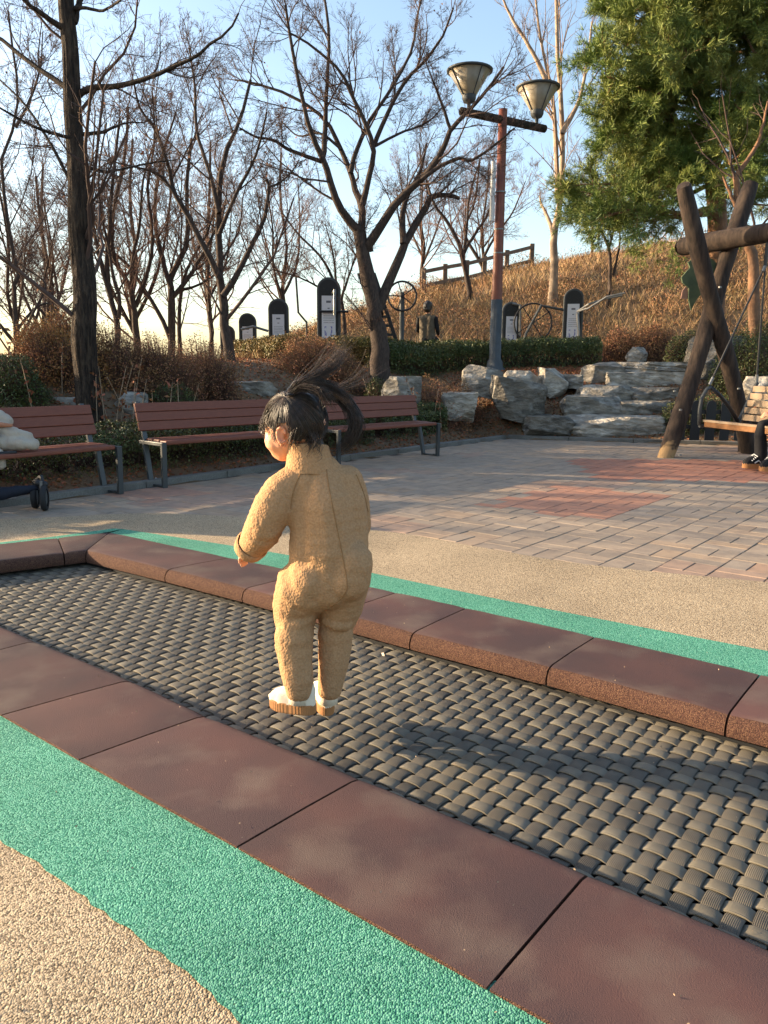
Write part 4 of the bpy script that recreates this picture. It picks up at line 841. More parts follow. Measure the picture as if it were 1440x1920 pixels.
# ------------------------------------------------------------------ street lamp
def street_lamp():
    b = at(928, 676, 16.2); zb = float(zt(b[0], b[1])); b[2] = zb - .03
    rt = empty('street_lamp', tuple(b)); tag(rt, 'twin-headed street lamp with brown pole and cone shades', 'street lamp')
    top = at(947, 205, 16.2); hh = top[2] - b[2]; zg = at(937, 562, 16.2)[2] - b[2]
    MB().lathe([(.22, -.15), (.22, .04), (.2, .08), (.17, .10), (.155, .22), (.12, .27), (.115, zg), (.0, zg)], 20).build('pole_base', M['polegrey'], rt, smooth=True)
    MB().lathe([(.108, zg - .02), (.108, zg + .02), (.098, zg + 1.0), (.085, hh), (0, hh)], 20).build('pole', M['rust'], rt, smooth=True)
    for z in (zg + .9, zg + 1.35, zg + 2.05): MB().lathe([(.108, z - .012), (.108, z + .012)], 20).build('band', M['grey'], rt)
    MB().tube([(-.16, -.05, zg + 1.5), (-.16, -.05, zg + 2.6)], .045, 10).build('conduit', M['white'], rt)
    zl = at(945, 225, 16.2)[2] - b[2]; dl_ = Vector((.86, .51, 0)); a0, a1 = dl_ * -1.0, dl_ * 1.08
    MB().tube([a0 + Vector((0, 0, zl)), a1 + Vector((0, 0, zl))], .075, 12).build('crossbar', M['barkd'], rt, smooth=True)
    for s in (-.82, .86):
        c = dl_ * s
        cz = zl + .06
        MB().lathe([(.035, cz), (.035, cz + .1), (.10, cz + .12), (.13, cz + .18), (.135, cz + .26)], 18, (c.x, c.y, 0)).build('lamp_socket', M['polegrey'], rt, smooth=True)
        sh = MB().lathe([(.13, cz + .24), (.40, cz + .66), (.39, cz + .665), (.12, cz + .25)], 28, (c.x, c.y, 0)).build('lamp_shade', M['lampglass'], rt, smooth=True)
        MB().lathe([(.05, cz + .26), (.08, cz + .3), (.085, cz + .5), (.06, cz + .56), (0, cz + .58)], 14, (c.x, c.y, 0)).build('bulb', M['white'], rt, smooth=True)
        MB().lathe([(.385, cz + .64), (.43, cz + .65), (.435, cz + .68), (.3, cz + .725), (0, cz + .75)], 28, (c.x, c.y, 0)).build('lamp_cap', M['polegrey'], rt, smooth=True)
        for k in range(4):
            a = k * math.pi / 2 + .5; MB().tube([(c.x + .137 * math.cos(a), c.y + .137 * math.sin(a), cz + .24), (c.x + .405 * math.cos(a), c.y + .405 * math.sin(a), cz + .655)], .01, 6).build('rib', M['polegrey'], rt)
street_lamp()

# ------------------------------------------------------------------ fitness equipment
def poster_mat():
    m = mat('poster', (.62, .62, .64), rough=.5); N = m.node_tree.nodes; L = m.node_tree.links; b = N['Principled BSDF']
    tc = N.new('ShaderNodeTexCoord'); sp = N.new('ShaderNodeSeparateXYZ'); L.new(tc.outputs['Generated'], sp.inputs[0])
    def mth(op, a, b_=None, c=None):
        x = N.new('ShaderNodeMath'); x.operation = op
        for i, v in enumerate((a, b_, c)):
            if v is None: continue
            if isinstance(v, (int, float)): x.inputs[i].default_value = v
            else: L.new(v, x.inputs[i])
        return x.outputs[0]
    x, z = sp.outputs['X'], sp.outputs['Z']
    def band(v, a, b_): return mth('MULTIPLY', mth('GREATER_THAN', v, a), mth('LESS_THAN', v, b_))
    title = mth('MULTIPLY', band(z, .87, .91), band(x, .33, .67)); sub_ = mth('MULTIPLY', band(z, .76, .78), band(x, .42, .58))
    lines = mth('MULTIPLY', mth('MULTIPLY', band(z, .5, .7), band(x, .12, .88)), mth('LESS_THAN', mth('FRACT', mth('MULTIPLY', z, 24)), .45))
    nz = N.new('ShaderNodeTexNoise'); nz.inputs['Scale'].default_value = 40; L.new(tc.outputs['Generated'], nz.inputs['Vector']); lines = mth('MULTIPLY', lines, mth('GREATER_THAN', nz.outputs['Fac'], .45))
    lines2 = mth('MULTIPLY', mth('MULTIPLY', band(z, .06, .2), band(x, .12, .88)), mth('LESS_THAN', mth('FRACT', mth('MULTIPLY', z, 24)), .4))
    fig = mth('MULTIPLY', band(z, .26, .44), mth('ADD', band(x, .2, .34), band(x, .62, .76))); n2 = N.new('ShaderNodeTexNoise'); n2.inputs['Scale'].default_value = 12; L.new(tc.outputs['Generated'], n2.inputs['Vector']); fig = mth('MULTIPLY', fig, mth('GREATER_THAN', n2.outputs['Fac'], .48))
    dk = mth('MINIMUM', mth('ADD', mth('ADD', mth('ADD', title, sub_), mth('MULTIPLY', lines, .6)), mth('MULTIPLY', lines2, .5)), 1.0)
    m1 = N.new('ShaderNodeMix'); m1.data_type = 'RGBA'; m1.inputs[6].default_value = (.60, .60, .63, 1); m1.inputs[7].default_value = (.12, .12, .14, 1); L.new(dk, m1.inputs[0])
    m2 = N.new('ShaderNodeMix'); m2.data_type = 'RGBA'; L.new(m1.outputs[2], m2.inputs[6]); m2.inputs[7].default_value = (.13, .14, .36, 1); L.new(fig, m2.inputs[0]); L.new(m2.outputs[2], b.inputs['Base Color']); return m
M['poster'] = poster_mat()
def panel(px, top, wpx, label, rz=0.0, hgt=None, name='fitness_machine'):
    w = .50; Yd = w * F / wpx; p = at(px, 640, Yd); zb = float(zt(p[0], p[1])); zt_ = at(px, top, Yd)[2]; hh = zt_ - zb
    rt = empty(name, (p[0], p[1], zb), rz); tag(rt, label, 'exercise machine', 'outdoor fitness machines')
    def board(hw, z0, z1, y0, y1):
        r = hw; n = 14; out = [(-hw, z0), (hw, z0)] + [(r * math.cos(math.pi * k / n), z1 - r + r * math.sin(math.pi * k / n)) for k in range(n + 1)]
        k = len(out); V = [(x, y0, z) for x, z in out] + [(x, y1, z) for x, z in out]
        return MB().add(V, [tuple(range(k)), tuple(range(2 * k - 1, k - 1, -1))] + [(i, k + i, k + (i + 1) % k, (i + 1) % k) for i in range(k)])
    board(w / 2, -.1, hh, -.06, .10).build('panel', M['darkgrey'], rt, bevel=.02)
    board(w / 2 - .05, .1, hh - .05, -.075, -.055).build('panel_face', M['panelface'], rt)
    z0, z1 = max(.25, hh - 1.5), hh - .38
    MB().box((0, -.083, (z0 + z1) / 2), (.29, .008, z1 - z0)).build('poster', M['poster'], rt)
    for x, z in ((-.09, hh - .22), (.09, hh - .22), (-.09, hh - .33), (.09, hh - .33)): MB().tube([(x, -.074, z), (x, -.085, z)], .022, 10).build('bolt', M['black'], rt)
    return rt
p1 = panel(427, 610, 27, 'small dark fitness panel half hidden by the forked tree', .1); p2 = panel(465, 587, 32, 'second fitness panel from the left with a white poster', .1); p3 = panel(523, 560, 37, 'third fitness panel from the left, above the yellowish hedge', .05); p4 = panel(617, 520, 43, 'tallest fitness panel, with a chrome handle in front')
p5 = panel(957, 566, 34, 'fitness panel with a wheel frame just right of the lamp pole'); p6 = panel(1072, 541, 36, 'fitness panel with two push arms at the right end of the hedge', -.2)
MB().tube([(-.45, -.25, .5), (-.45, -.25, .85), (-.62, -.25, 1.05), (-.66, -.25, 1.75)], .022, 8).build('lever', M['black'], p4); MB().tube([(.08, -.08, 1.45), (.14, -.25, 1.5), (.14, -.3, 1.3), (.14, -.3, 1.0)], .03, 8).build('handle', M['grey'], p4)
MB().tube([(-.18, -.15, 1.08), (.42, -.15, 1.08)], .025, 8).build('crossbar', M['black'], p4)
MB().tube([(-.25, -.1, .75), (-.6, -.2, .85), (-.9, -.2, .78)], .03, 8).build('handle', M['grey'], p3); MB().tube([(-.25, -.1, .35), (-.6, -.2, .45), (-.9, -.2, .35)], .03, 8).build('foot_bar', M['darkgrey'], p3)
for s in (-1, 1): MB().tube([(.1, -.1, 1.25), (.35, -.4, 1.35 + .05 * s), (.75, -.4 + .25 * s, 1.55), (1.15, -.5 + .3 * s, 1.62)], .025, 8).build('push_arm', M['grey'], p6)
MB().tube([(-.25, 0, 1.3), (-.8, -.1, 1.4), (-1.15, -.1, .7), (-1.3, -.1, 0)], .035, 8).build('frame_tube', M['darkgrey'], p6); MB().tube([(.2, -.2, 0), (.15, -.2, .8), (.1, -.15, 1.2)], .035, 8).build('frame_tube', M['grey'], p6)
def ring(rt, c, r, name='wheel_ring', spokes=4):
    n = 32; MB().tube([(c[0] + r * math.cos(2 * math.pi * k / n), c[1], c[2] + r * math.sin(2 * math.pi * k / n)) for k in range(n + 1)], .022, 8, cap=False).build(name, M['black'], rt, smooth=True)
    for k in range(spokes):
        a = k * 2 * math.pi / spokes + .6; MB().tube([c, (c[0] + r * math.cos(a), c[1], c[2] + r * math.sin(a))], .014, 6).build('spoke', M['black'], rt)
ring(p5, (.55, -.2, .95), .5); MB().tube([(.0, -.1, 1.45), (.2, -.15, 1.4), (.22, -.15, .6)], .035, 8).build('handle', M['grey'], p5)
pw = at(753, 640, 17.6); wz = float(zt(pw[0], pw[1])); rt = empty('shoulder_exerciser', (pw[0], pw[1], wz)); tag(rt, 'shoulder wheel exerciser on a grey post beside the seated person', 'exercise machine', 'outdoor fitness machines')
MB().tube([(0, 0, -.1), (0, 0, at(753, 548, 17.6)[2] - wz)], .055, 10).build('post', M['polegrey'], rt); ring(rt, (0, -.1, at(753, 556, 17.6)[2] - wz), .31, spokes=5)
pw = at(715, 640, 18.2); wz = float(zt(pw[0], pw[1])); rt = empty('back_stretcher', (pw[0], pw[1], wz)); tag(rt, 'slanted black slatted back stretcher behind the spreading tree', 'exercise machine', 'outdoor fitness machines')
for x in (-.17, .17): MB().bar((x + .35, 0, .0), (x - .35, .1, 2.0), .05, .08).build('rail', M['black'], rt)
for k in range(9): t = .12 + k * .1; MB().bar((.18 + .35 - .7 * t, .1 * t - .03, 2 * t), (-.18 + .35 - .7 * t, .1 * t - .03, 2 * t), .03, .06).build('slat', M['black'], rt)
MB().bar((-.1, .35, 0), (-.25, .1, 1.7), .05, .05).build('strut', M['darkgrey'], rt)
# rail fence
rt = None
FP = [(795, 503, 540, 29), (835, 495, 545, 29.3), (876, 488, 533, 29.6), (909, 480, 522, 29.9), (951, 469, 508, 30.2), (998, 457, 497, 30.5)]
fb = at(795, 540, 29); froot = empty('rail_fence', (fb[0], fb[1], float(zt(fb[0], fb[1])))); tag(froot, 'weathered two-rail wooden fence climbing the hilltop', 'fence'); fo = np.array(froot.location); prev = None
for px, ty, by, Yd in FP:
    p = at(px, ty, Yd); zb = float(zt(p[0], p[1])); q = Vector((p[0] - fo[0], p[1] - fo[1], 0)); zt2 = p[2] - fo[2]
    MB().box((q.x, q.y, (zt2 + zb - fo[2] - .3) / 2), (.16, .16, zt2 - (zb - fo[2]) + .3)).build('fence_post', M['fence'], froot, bevel=.01)
    if prev:
        for dz in (-.13, -.62): MB().bar((prev[0].x, prev[0].y - .09, prev[1] + dz), (q.x, q.y - .09, zt2 + dz), .05, .13).build('fence_rail', M['fence'], froot)
    prev = (q, zt2)

# ------------------------------------------------------------------ log swing
O = np.array([4.41, 10.63]); av = np.array([.84, .54]); av /= np.linalg.norm(av); bv = np.array([av[1], -av[0]])
sw = empty('log_swing', (*O, 0)); tag(sw, 'rustic log swing frame with crossed legs and a hanging slatted seat', 'swing')
def L3(a, b, z): p = av * a + bv * b; return Vector((p[0], p[1], z))
def logmesh(name, p, q, r, m=M['log'], parent=sw, bend=.02):
    n = 14; pts = [p + (q - p) * (i / (n - 1)) + Vector((bend * math.sin(i * .5), bend * math.cos(i * .4), 0)) for i in range(n)]; rr = [r * (1 + .05 * math.sin(i * 1.3 + p.x)) for i in range(n)]; rr[0] *= .96; rr[-1] *= .9
    d = (q - p).normalized(); pts = [p - d * .015] + pts + [q + d * .02]; rr = [rr[0] * .85] + rr + [rr[-1] * .85]
    o = MB().tube(pts, rr, 18).build(name, m, parent); o.data.shade_smooth(); o.data.set_sharp_from_angle(angle=.7); return o
def w2(p): return Vector((p[0] - O[0], p[1] - O[1], p[2]))
f1 = w2(g(1247, 858)); f2 = w2(g(1392, 846))
logmesh('leg', Vector((f1.x, f1.y, -.05)), w2(at(1408, 345, 10.95)), .108, M['logfoot']); logmesh('leg', Vector((f2.x - .02, f2.y - .3, -.05)), w2(at(1282, 350, 10.25)), .105)
sp = bv * 3.0
for (p, q) in ((Vector((f1.x + sp[0], f1.y + sp[1], -.05)), w2(at(1408, 345, 10.95)) + Vector((*sp, 0))), (Vector((f2.x + sp[0], f2.y + sp[1], -.05)), w2(at(1282, 350, 10.25)) + Vector((*sp, 0)))): logmesh('leg', p, q, .105)
logmesh('beam', L3(.0, -.62, 2.80), L3(.0, 3.7, 2.86), .125)
for (x, y, Yd) in ((1275, 855, 9.9), (1265, 735, 10.0), (1276, 770, 10.0), (1350, 540, 10.25), (1385, 730, 10.5)):
    p = w2(at(x, y, Yd)); MB().lathe([(.0, 0), (.02, 0), (.02, .02), (0, .025)], 8, p).build('bolt', M['grey'], sw)
# oak leaf ornament
def flat(pts, Yd, th, m, name):
    P = [w2(at(x, y, Yd)) for x, y in pts]; n = len(P); V = [p for p in P] + [p + Vector((.0, th, 0)) for p in P]
    return MB().add(V, [tuple(range(n)), tuple(range(2 * n - 1, n - 1, -1))] + [(i, n + i, n + (i + 1) % n, (i + 1) % n) for i in range(n)]).build(name, m, sw)
flat([(1296, 582), (1291, 560), (1292, 540), (1280, 530), (1278, 520), (1288, 508), (1294, 502), (1290, 492), (1300, 484), (1318, 480), (1335, 485), (1350, 500), (1362, 512), (1364, 524), (1350, 532), (1338, 528), (1320, 545), (1306, 562)], 10.75, .03, M['leafgreen'], 'leaf_ornament')
flat([(1277, 560), (1280, 545), (1288, 535), (1291, 560)], 10.78, .03, M['leafpink'], 'acorn_ornament'); flat([(1328, 575), (1336, 560), (1340, 590), (1332, 596)], 10.8, .03, M['slatdark'], 'acorn_ornament')
# seat: own frame a2 (towards back), b2 (along)
a2 = Vector((.97, .24, 0)).normalized(); b2v = Vector((a2.y, -a2.x, 0)); sf = w2((4.02, 9.95, 0))
def SP(a, b, z): return sf + a2 * a + b2v * b + Vector((0, 0, z))
seatn = 6
for k in range(seatn):
    a = .06 + k * .085; MB().bar(SP(a, .02, .50 - .02 * k * .5), SP(a, 1.45, .50 - .02 * k * .5), .072, .025).build('seat_slat', M['slat'], sw)
MB().bar(SP(.04, .06, .455), SP(.04, 1.42, .455), .03, .06).build('seat_rail', M['slatdark'], sw); MB().bar(SP(.3, .06, .42), SP(.3, 1.42, .42), .3, .03).build('seat_underside', M['slatdark'], sw)
for k in range(5):
    t = .10 + k * .09; MB().bar(SP(.56 + t * .35, .04, .44 + t), SP(.56 + t * .35, 1.43, .44 + t), .02, .074, (0, 0, 1)).build('back_slat', M['slat'], sw)
for b in (0.0, 1.47):
    MB().tube([SP(.0, b, .44), SP(-.015, b, .62), SP(0.0, b, .78), SP(.07, b, .90), SP(.12, b, .925)], .024, 8).build('arm_front', M['darkgrey'], sw, smooth=True)
    MB().tube([SP(.12, b, .92), SP(.26, b, .82), SP(.42, b, .66), SP(.58, b, .46)], .026, 8).build('arm_brace', M['black'], sw, smooth=True)
    MB().tube([SP(.56, b, .44), SP(.80, b, .98)], .026, 8).build('back_post', M['darkgrey'], sw); MB().tube([SP(.0, b, .43), SP(.6, b, .40)], .022, 8).build('seat_bracket', M['darkgrey'], sw)
    hook = L3(0, .62 if b == 0 else 2.15, 2.70); j = hook + Vector((0, 0, -.28))
    MB().tube([hook, j], .022, 6).build('chain', M['black'], sw); MB().tube([j, SP(.1, b, .95)], .013, 8).build('rope', M['black'], sw); MB().tube([j, SP(.79, b, .98)], .013, 8).build('rope', M['black'], sw)
    for e_ in (SP(.1, b, .95), SP(.79, b, .98)):
        d = (j - e_).normalized(); MB().tube([e_, e_ + d * .1], .02, 8).build('rope_clamp', M['grey'], sw)
    d = (SP(.1, b, .95) - j).normalized(); MB().tube([j, j + d * .07], .02, 8).build('rope_clamp', M['grey'], sw)
# stone support block behind the seat
pb = g(1405, 848); o = MB().box((0, 0, .2), (.24, .24, .5)).build('timber_block', M['log'], None, bevel=.02); o.location = (pb[0], pb[1], 0); tag(o, 'short square timber post under the swing seat', 'post')
# black picket fence behind the swing
pf = at(1335, 775, 11.6); prt = empty('picket_fence', (pf[0], pf[1], 0)); tag(prt, 'low black picket fence seen through the swing frame', 'fence')
for k in range(5):
    x = -.45 + k * .22; hw = .07; out = [(x - hw, .1), (x + hw, .1)] + [(x + hw * math.cos(math.pi * q / 8), .62 + hw * math.sin(math.pi * q / 8)) for q in range(9)]; n = len(out)
    V = [(a, 0, z) for a, z in out] + [(a, .025, z) for a, z in out]; MB().add(V, [tuple(range(n)), tuple(range(2 * n - 1, n - 1, -1))] + [(i, n + i, n + (i + 1) % n, (i + 1) % n) for i in range(n)]).build('picket', M['black'], prt)
for z in (.3, .52): MB().bar((-.6, .04, z), (.6, .04, z), .03, .06).build('rail', M['black'], prt)
for x in (-.5, .5): MB().box((x, .06, .2), (.06, .06, .5)).build('post', M['black'], prt)

# ------------------------------------------------------------------ shoes
def shoe(parent, origin, dirv, L, up_m, sole_m, lace=False, pitch=0.0):
    """origin = heel bottom; dirv = toe direction (xy)"""
    f = Vector((dirv[0], dirv[1], 0)).normalized(); s = Vector((-f.y, f.x, 0)); o = Vector(origin)
    rotp = Matrix.Rotation(pitch, 3, s)
    def outl(n, gw=1.0, gl=1.0, sh=0.0):
        out = []
        for k in range(n):
            a = 2 * math.pi * k / n; x = math.cos(a); y = math.sin(a); w = (.19 + .045 * (x > 0) * x - .01 * x) * L
            sx = np.sign(x) * abs(x) ** .8; sy = np.sign(y) * abs(y) ** .75
            out.append((L * .5 + sx * L * .5 * gl + sh, sy * w * gw))
        return out
    def T(x, y, z): return o + rotp @ (f * x + s * y + Vector((0, 0, z)))
    n = 96; so_ = outl(n); V = []; zs = [0, .004, .03 * L / .165, .034 * L / .165]; sc = [.97, 1.0, 1.0, .975]
    for z, k in zip(zs, sc):
        for q, (x, y) in enumerate(so_):
            r = k * (1 + (.012 if q % 2 else -.008) * (1 if 0 < z < zs[-1] else .3)); V.append(T(L * .5 + (x - L * .5) * r, y * r, z + (.012 * max(0, x / L - .75) * 2)))
    Fs = [(i * n + j, i * n + (j + 1) % n, (i + 1) * n + (j + 1) % n, (i + 1) * n + j) for i in range(3) for j in range(n)] + [tuple(range(n - 1, -1, -1)), tuple(3 * n + j for j in range(n))]
    MB().add(V, Fs).build('sole', sole_m, parent)
    lev = [(.93, 1.0, 0, zs[2]), (.95, 1.0, -.0, zs[2] + .12 * L), (.88, .93, -.03 * L, zs[2] + .2 * L), (.74, .72, -.13 * L, zs[2] + .3 * L), (.62, .48, -.22 * L, zs[2] + .4 * L), (.56, .42, -.25 * L, zs[2] + .52 * L), (.5, .38, -.25 * L, zs[2] + .53 * L)]
    m_ = 32; V = []
    for gw, gl, sh, z in lev:
        for k, (x, y) in enumerate(outl(m_, gw, gl, sh)): 
            w = .006 * L / .165 * mnoise.noise((x * 40, y * 40, z * 40 + parent.location[0])); V.append(T(x + w, y + w, z + w * .5))
    Fs = [(i * m_ + j, i * m_ + (j + 1) % m_, (i + 1) * m_ + (j + 1) % m_, (i + 1) * m_ + j) for i in range(len(lev) - 1) for j in range(m_)] + [tuple((len(lev) - 1) * m_ + j for j in range(m_))]
    up = MB().add(V, Fs).build('upper', up_m, parent, smooth=True)
    if lace:
        for k in range(4): x = L * (.52 + .07 * k); z = zs[2] + L * (.36 - .055 * k); MB().tube([T(x, -.06 * L / .28, z - .01), T(x + .01, 0, z + .014), T(x, .06 * L / .28, z - .01)], .006, 6).build('lace', M['white'], parent)
        for sg in (-1, 1): MB().tube([T(.3 * L, sg * .185 * L, zs[2] + .05 * L), T(.45 * L, sg * .195 * L, zs[2] + .16 * L), T(.62 * L, sg * .19 * L, zs[2] + .06 * L)], .008, 6).build('stripe', M['white'], parent)
    return up

# ------------------------------------------------------------------ the child
YC = 2.38
def cp(x, y, dy=0.0): return at(x, y, YC + dy)
PXM = F / (YC * 1.012)          # pixels per metre around the child
def ch(rows): return [(*cp(x, y, dy), r / PXM) for x, y, dy, r in rows]
croot = empty('child', tuple(cp(585, 1345, 0.03))); co = np.array(croot.location)
tag(croot, 'small child in a tan fleece suit jumping on the trampoline, seen from behind', 'child')
def rel(chains): return [[(p[0] - co[0], p[1] - co[1], p[2] - co[2], p[3]) for p in c] for c in chains]
torsoc = [ch([(574, 905, .0, 38), (580, 945, .0, 42), (590, 1000, 0, 48), (590, 1050, 0, 51), (582, 1100, .0, 54)]), ch([(632, 905, .03, 38), (648, 945, .03, 42), (648, 1000, .03, 45), (648, 1045, .02, 48), (645, 1085, .01, 54)]),
          ch([(603, 888, .02, 40), (612, 950, -.02, 50), (618, 1030, -.02, 56), (618, 1090, -.01, 56)]), ch([(606, 950, .07, 42), (600, 1030, .09, 48), (600, 1085, .07, 52)])]
llegt = ch([(566, 1100, .0, 54), (556, 1132, .02, 48), (553, 1158, .03, 43)])
lleg = ch([(560, 1150, .04, 30), (552, 1192, .0, 40), (552, 1210, .0, 38.5), (555, 1245, -.015, 34), (560, 1280, -.02, 30), (561, 1291, -.02, 28.5)])
rlegt = ch([(646, 1085, .02, 54), (640, 1128, .05, 48), (634, 1152, .075, 42)])
rleg = ch([(634, 1145, .09, 28), (629, 1190, .06, 37.5), (629, 1208, .06, 36), (625, 1245, .05, 31.5), (619, 1282, .045, 26.5), (618, 1292, .045, 25.5)])
larm = ch([(556, 902, .0, 36), (530, 922, -.01, 39), (512, 950, -.02, 39.5), (500, 975, -.02, 38), (490, 998, .0, 37), (478, 1016, .03, 32), (470, 1028, .055, 27)])
rarm = ch([(648, 905, .05, 36), (664, 945, .08, 33), (668, 985, .11, 30), (655, 1010, .16, 28), (640, 1020, .22, 25)])
folds = [ch([(530, 1160, -.015, 9), (540, 1170, -.03, 13), (560, 1170, -.035, 14), (580, 1160, -.015, 9)]), ch([(610, 1164, .015, 8), (628, 1172, .0, 12), (648, 1172, .012, 12), (656, 1166, .03, 8)]), ch([(556, 1076, -.03, 10), (566, 1084, -.045, 12), (582, 1088, -.055, 9)]), ch([(470, 985, -.02, 12), (486, 998, -.05, 13), (508, 1000, -.05, 12), (524, 990, -.03, 10)]), ch([(536, 935, -.045, 12), (540, 955, -.04, 13), (534, 975, -.03, 11)]), ch([(542, 1276, -.045, 8), (560, 1280, -.055, 9), (576, 1276, -.05, 8)])]
butt = [ch([(656, 1056, -.035, 46), (650, 1082, -.035, 48)]), ch([(585, 1085, -.03, 48), (578, 1105, -.02, 47)])]
def fold(V):
    out = np.zeros(len(V))
    for k in range(len(V)):
        x, y, z = V[k]; out[k] = .0014 * mnoise.noise((x * 22, y * 22, z * 34)) + .0035 * mnoise.noise((x * 8, y * 8, z * 14)) + .0007 * mnoise.noise((x * 95, y * 95, z * 95)) + .0008 * mnoise.noise((x * 170, y * 170, z * 170))
    return out
suit = blob('suit', rel(torsoc + [llegt, rlegt, lleg, rleg, larm, rarm] + butt + folds), .0058, M['fleece'], croot, smooth=6, disp=fold)
def cuff(c, d, r0, r1, w, m, name='cuff'):
    c = Vector(c); d = Vector(d).normalized(); x = d.cross(Vector((0, 0, 1))).normalized(); y = d.cross(x); n = 24; prof = [(r0, 0), (r0 + .004, .004), (r1 + .004, w), (r1, w + .005), (r1 - .008, w)]
    V = [c + d * z + (x * math.cos(2 * math.pi * j / n) + y * math.sin(2 * math.pi * j / n)) * r for r, z in prof for j in range(n)]
    return MB().add(V, [(i * n + j, i * n + (j + 1) % n, (i + 1) * n + (j + 1) % n, (i + 1) * n + j) for i in range(4) for j in range(n)]).build(name, m, croot, smooth=True)
w0 = cp(478, 1014, .03) - co; w1 = cp(462, 1036, .07) - co; dw = w1 - w0; cuff(w0 + dw * .25, dw, .051, .046, .035, M['fleece'])
# collar
cc0 = cp(583, 872, .015) - co; V = []; nn_ = 36
for k, (z, rx, ry, dx) in enumerate([(-.03, .088, .070, 0), (.0, .078, .068, 0), (.02, .071, .066, -.004), (.045, .067, .063, -.008), (.058, .066, .062, -.01), (.062, .063, .059, -.01), (.05, .059, .055, -.008), (.0, .057, .053, 0)]):
    V += [(cc0[0] + dx + rx * math.cos(2 * math.pi * j / nn_), cc0[1] + ry * math.sin(2 * math.pi * j / nn_), cc0[2] + z + .012 * math.sin(2 * math.pi * j / nn_ + math.pi)) for j in range(nn_)]
MB().add(V, [(i * nn_ + j, i * nn_ + (j + 1) % nn_, (i + 1) * nn_ + (j + 1) % nn_, (i + 1) * nn_ + j) for i in range(7) for j in range(nn_)]).build('collar', M['fleece'], croot, smooth=True)
# seams laid on the cloth surface
bvh = BVHTree.FromPolygons([tuple(v.co) for v in suit.data.vertices], [tuple(p.vertices) for p in suit.data.polygons])
def on_suit(x, y):
    o = Vector((0, 0, H)) - Vector(co); d = Vector(ray(x, y)).normalized(); h = bvh.ray_cast(o, d); return h
def seam(pts, r=.0016, name='seam'):
    P = smooth_line(pts, 40); out = []
    for x, y in P:
        h = on_suit(x, y)
        if h[0] is not None: out.append(h[0] + h[1] * .0004)
    if len(out) > 4: MB().tube(out, r, 6).build(name, M['fleeced'], croot, smooth=True)
seam([(612, 880), (618, 920), (630, 980), (642, 1040), (650, 1085), (650, 1105), (640, 1122), (622, 1138)]); seam([(566, 882), (556, 905), (548, 930), (545, 955)]); seam([(668, 890), (682, 925), (690, 960)])
# body under the clothes: one continuous skin with head, ears, hands
fx, fy = -.906, .423                      # facing direction
hc = cp(553, 798, .03) - co; fdir = np.array([fx, fy, -.12]); fdir /= np.linalg.norm(fdir); side = np.array([-fy, fx, 0.0]); side = -side if side[1] > 0 else side   # child's left side (towards camera)
upv = np.cross(side, fdir); upv = upv if upv[2] > 0 else -upv
def hd(f, s, u_, r): p = hc + fdir * f + side * s + upv * u_; return (*p, r)
headc = [[hd(-.018, 0, .012, .088), hd(.012, 0, .012, .086)], [hd(.03, 0, -.025, .072), hd(.045, .0, -.05, .055)], [hd(.052, .025, -.04, .043)], [hd(.052, -.025, -.04, .043)], [hd(.068, 0, -.075, .027), hd(.056, 0, -.08, .029)], [hd(.098, 0, -.03, .011), hd(.102, 0, -.038, .011)], [hd(.05, 0, .012, .05)], [hd(.092, .0, -.058, .010)],
         [hd(-.02, 0, -.06, .045), (*(cp(588, 905, .02) - co), .05)]]
def thin(c, k): return [(p[0], p[1], p[2], p[3] * k) for p in c]
bodyc = [thin(c, .72) for c in rel(torsoc + [llegt, rlegt, lleg, rleg, larm, rarm])]
def hand(c, d, spread, s=1.0):
    c = np.array(c); d = np.array(d) / np.linalg.norm(d); sp_ = np.array(spread) / np.linalg.norm(spread); nrm = np.cross(d, sp_); out = [[(*(c), .017 * s), (*(c + d * .03 * s), .018 * s)]]
    for k, (o_, ln) in enumerate(((-.017, .030), (-.006, .036), (.006, .034), (.016, .026))):
        b = c + d * .036 * s + sp_ * o_ * s; out.append([(*b, .0065 * s), (*(b + d * ln * .5 * s + nrm * .004 * s), .006 * s), (*(b + d * ln * .85 * s + nrm * .014 * s), .005 * s)])
    b = c + d * .012 * s - sp_ * .018 * s; out.append([(*b, .0075 * s), (*(b - sp_ * .012 * s + d * .014 * s), .0068 * s), (*(b - sp_ * .014 * s + d * .030 * s + nrm * .008 * s), .0055 * s)])
    return out
hl = w1 + dw / np.linalg.norm(dw) * .0; handl = hand(hl, dw + np.array([0, .02, -.02]), (0.4, 1, 0)); wr = np.array(rarm[-1][:3]) - co; handr = hand(wr + np.array([-.02, .04, -.01]), (-.4, 1, -.3), (1, .3, 0))
bodyc += [[(*w0, .026), (*hl, .019)], [(*wr, .024), (*(wr + np.array([-.02, .04, -.01])), .018)]] + handl + handr
body = blob('body', headc + bodyc, .0046, M['skin'], croot, smooth=4)
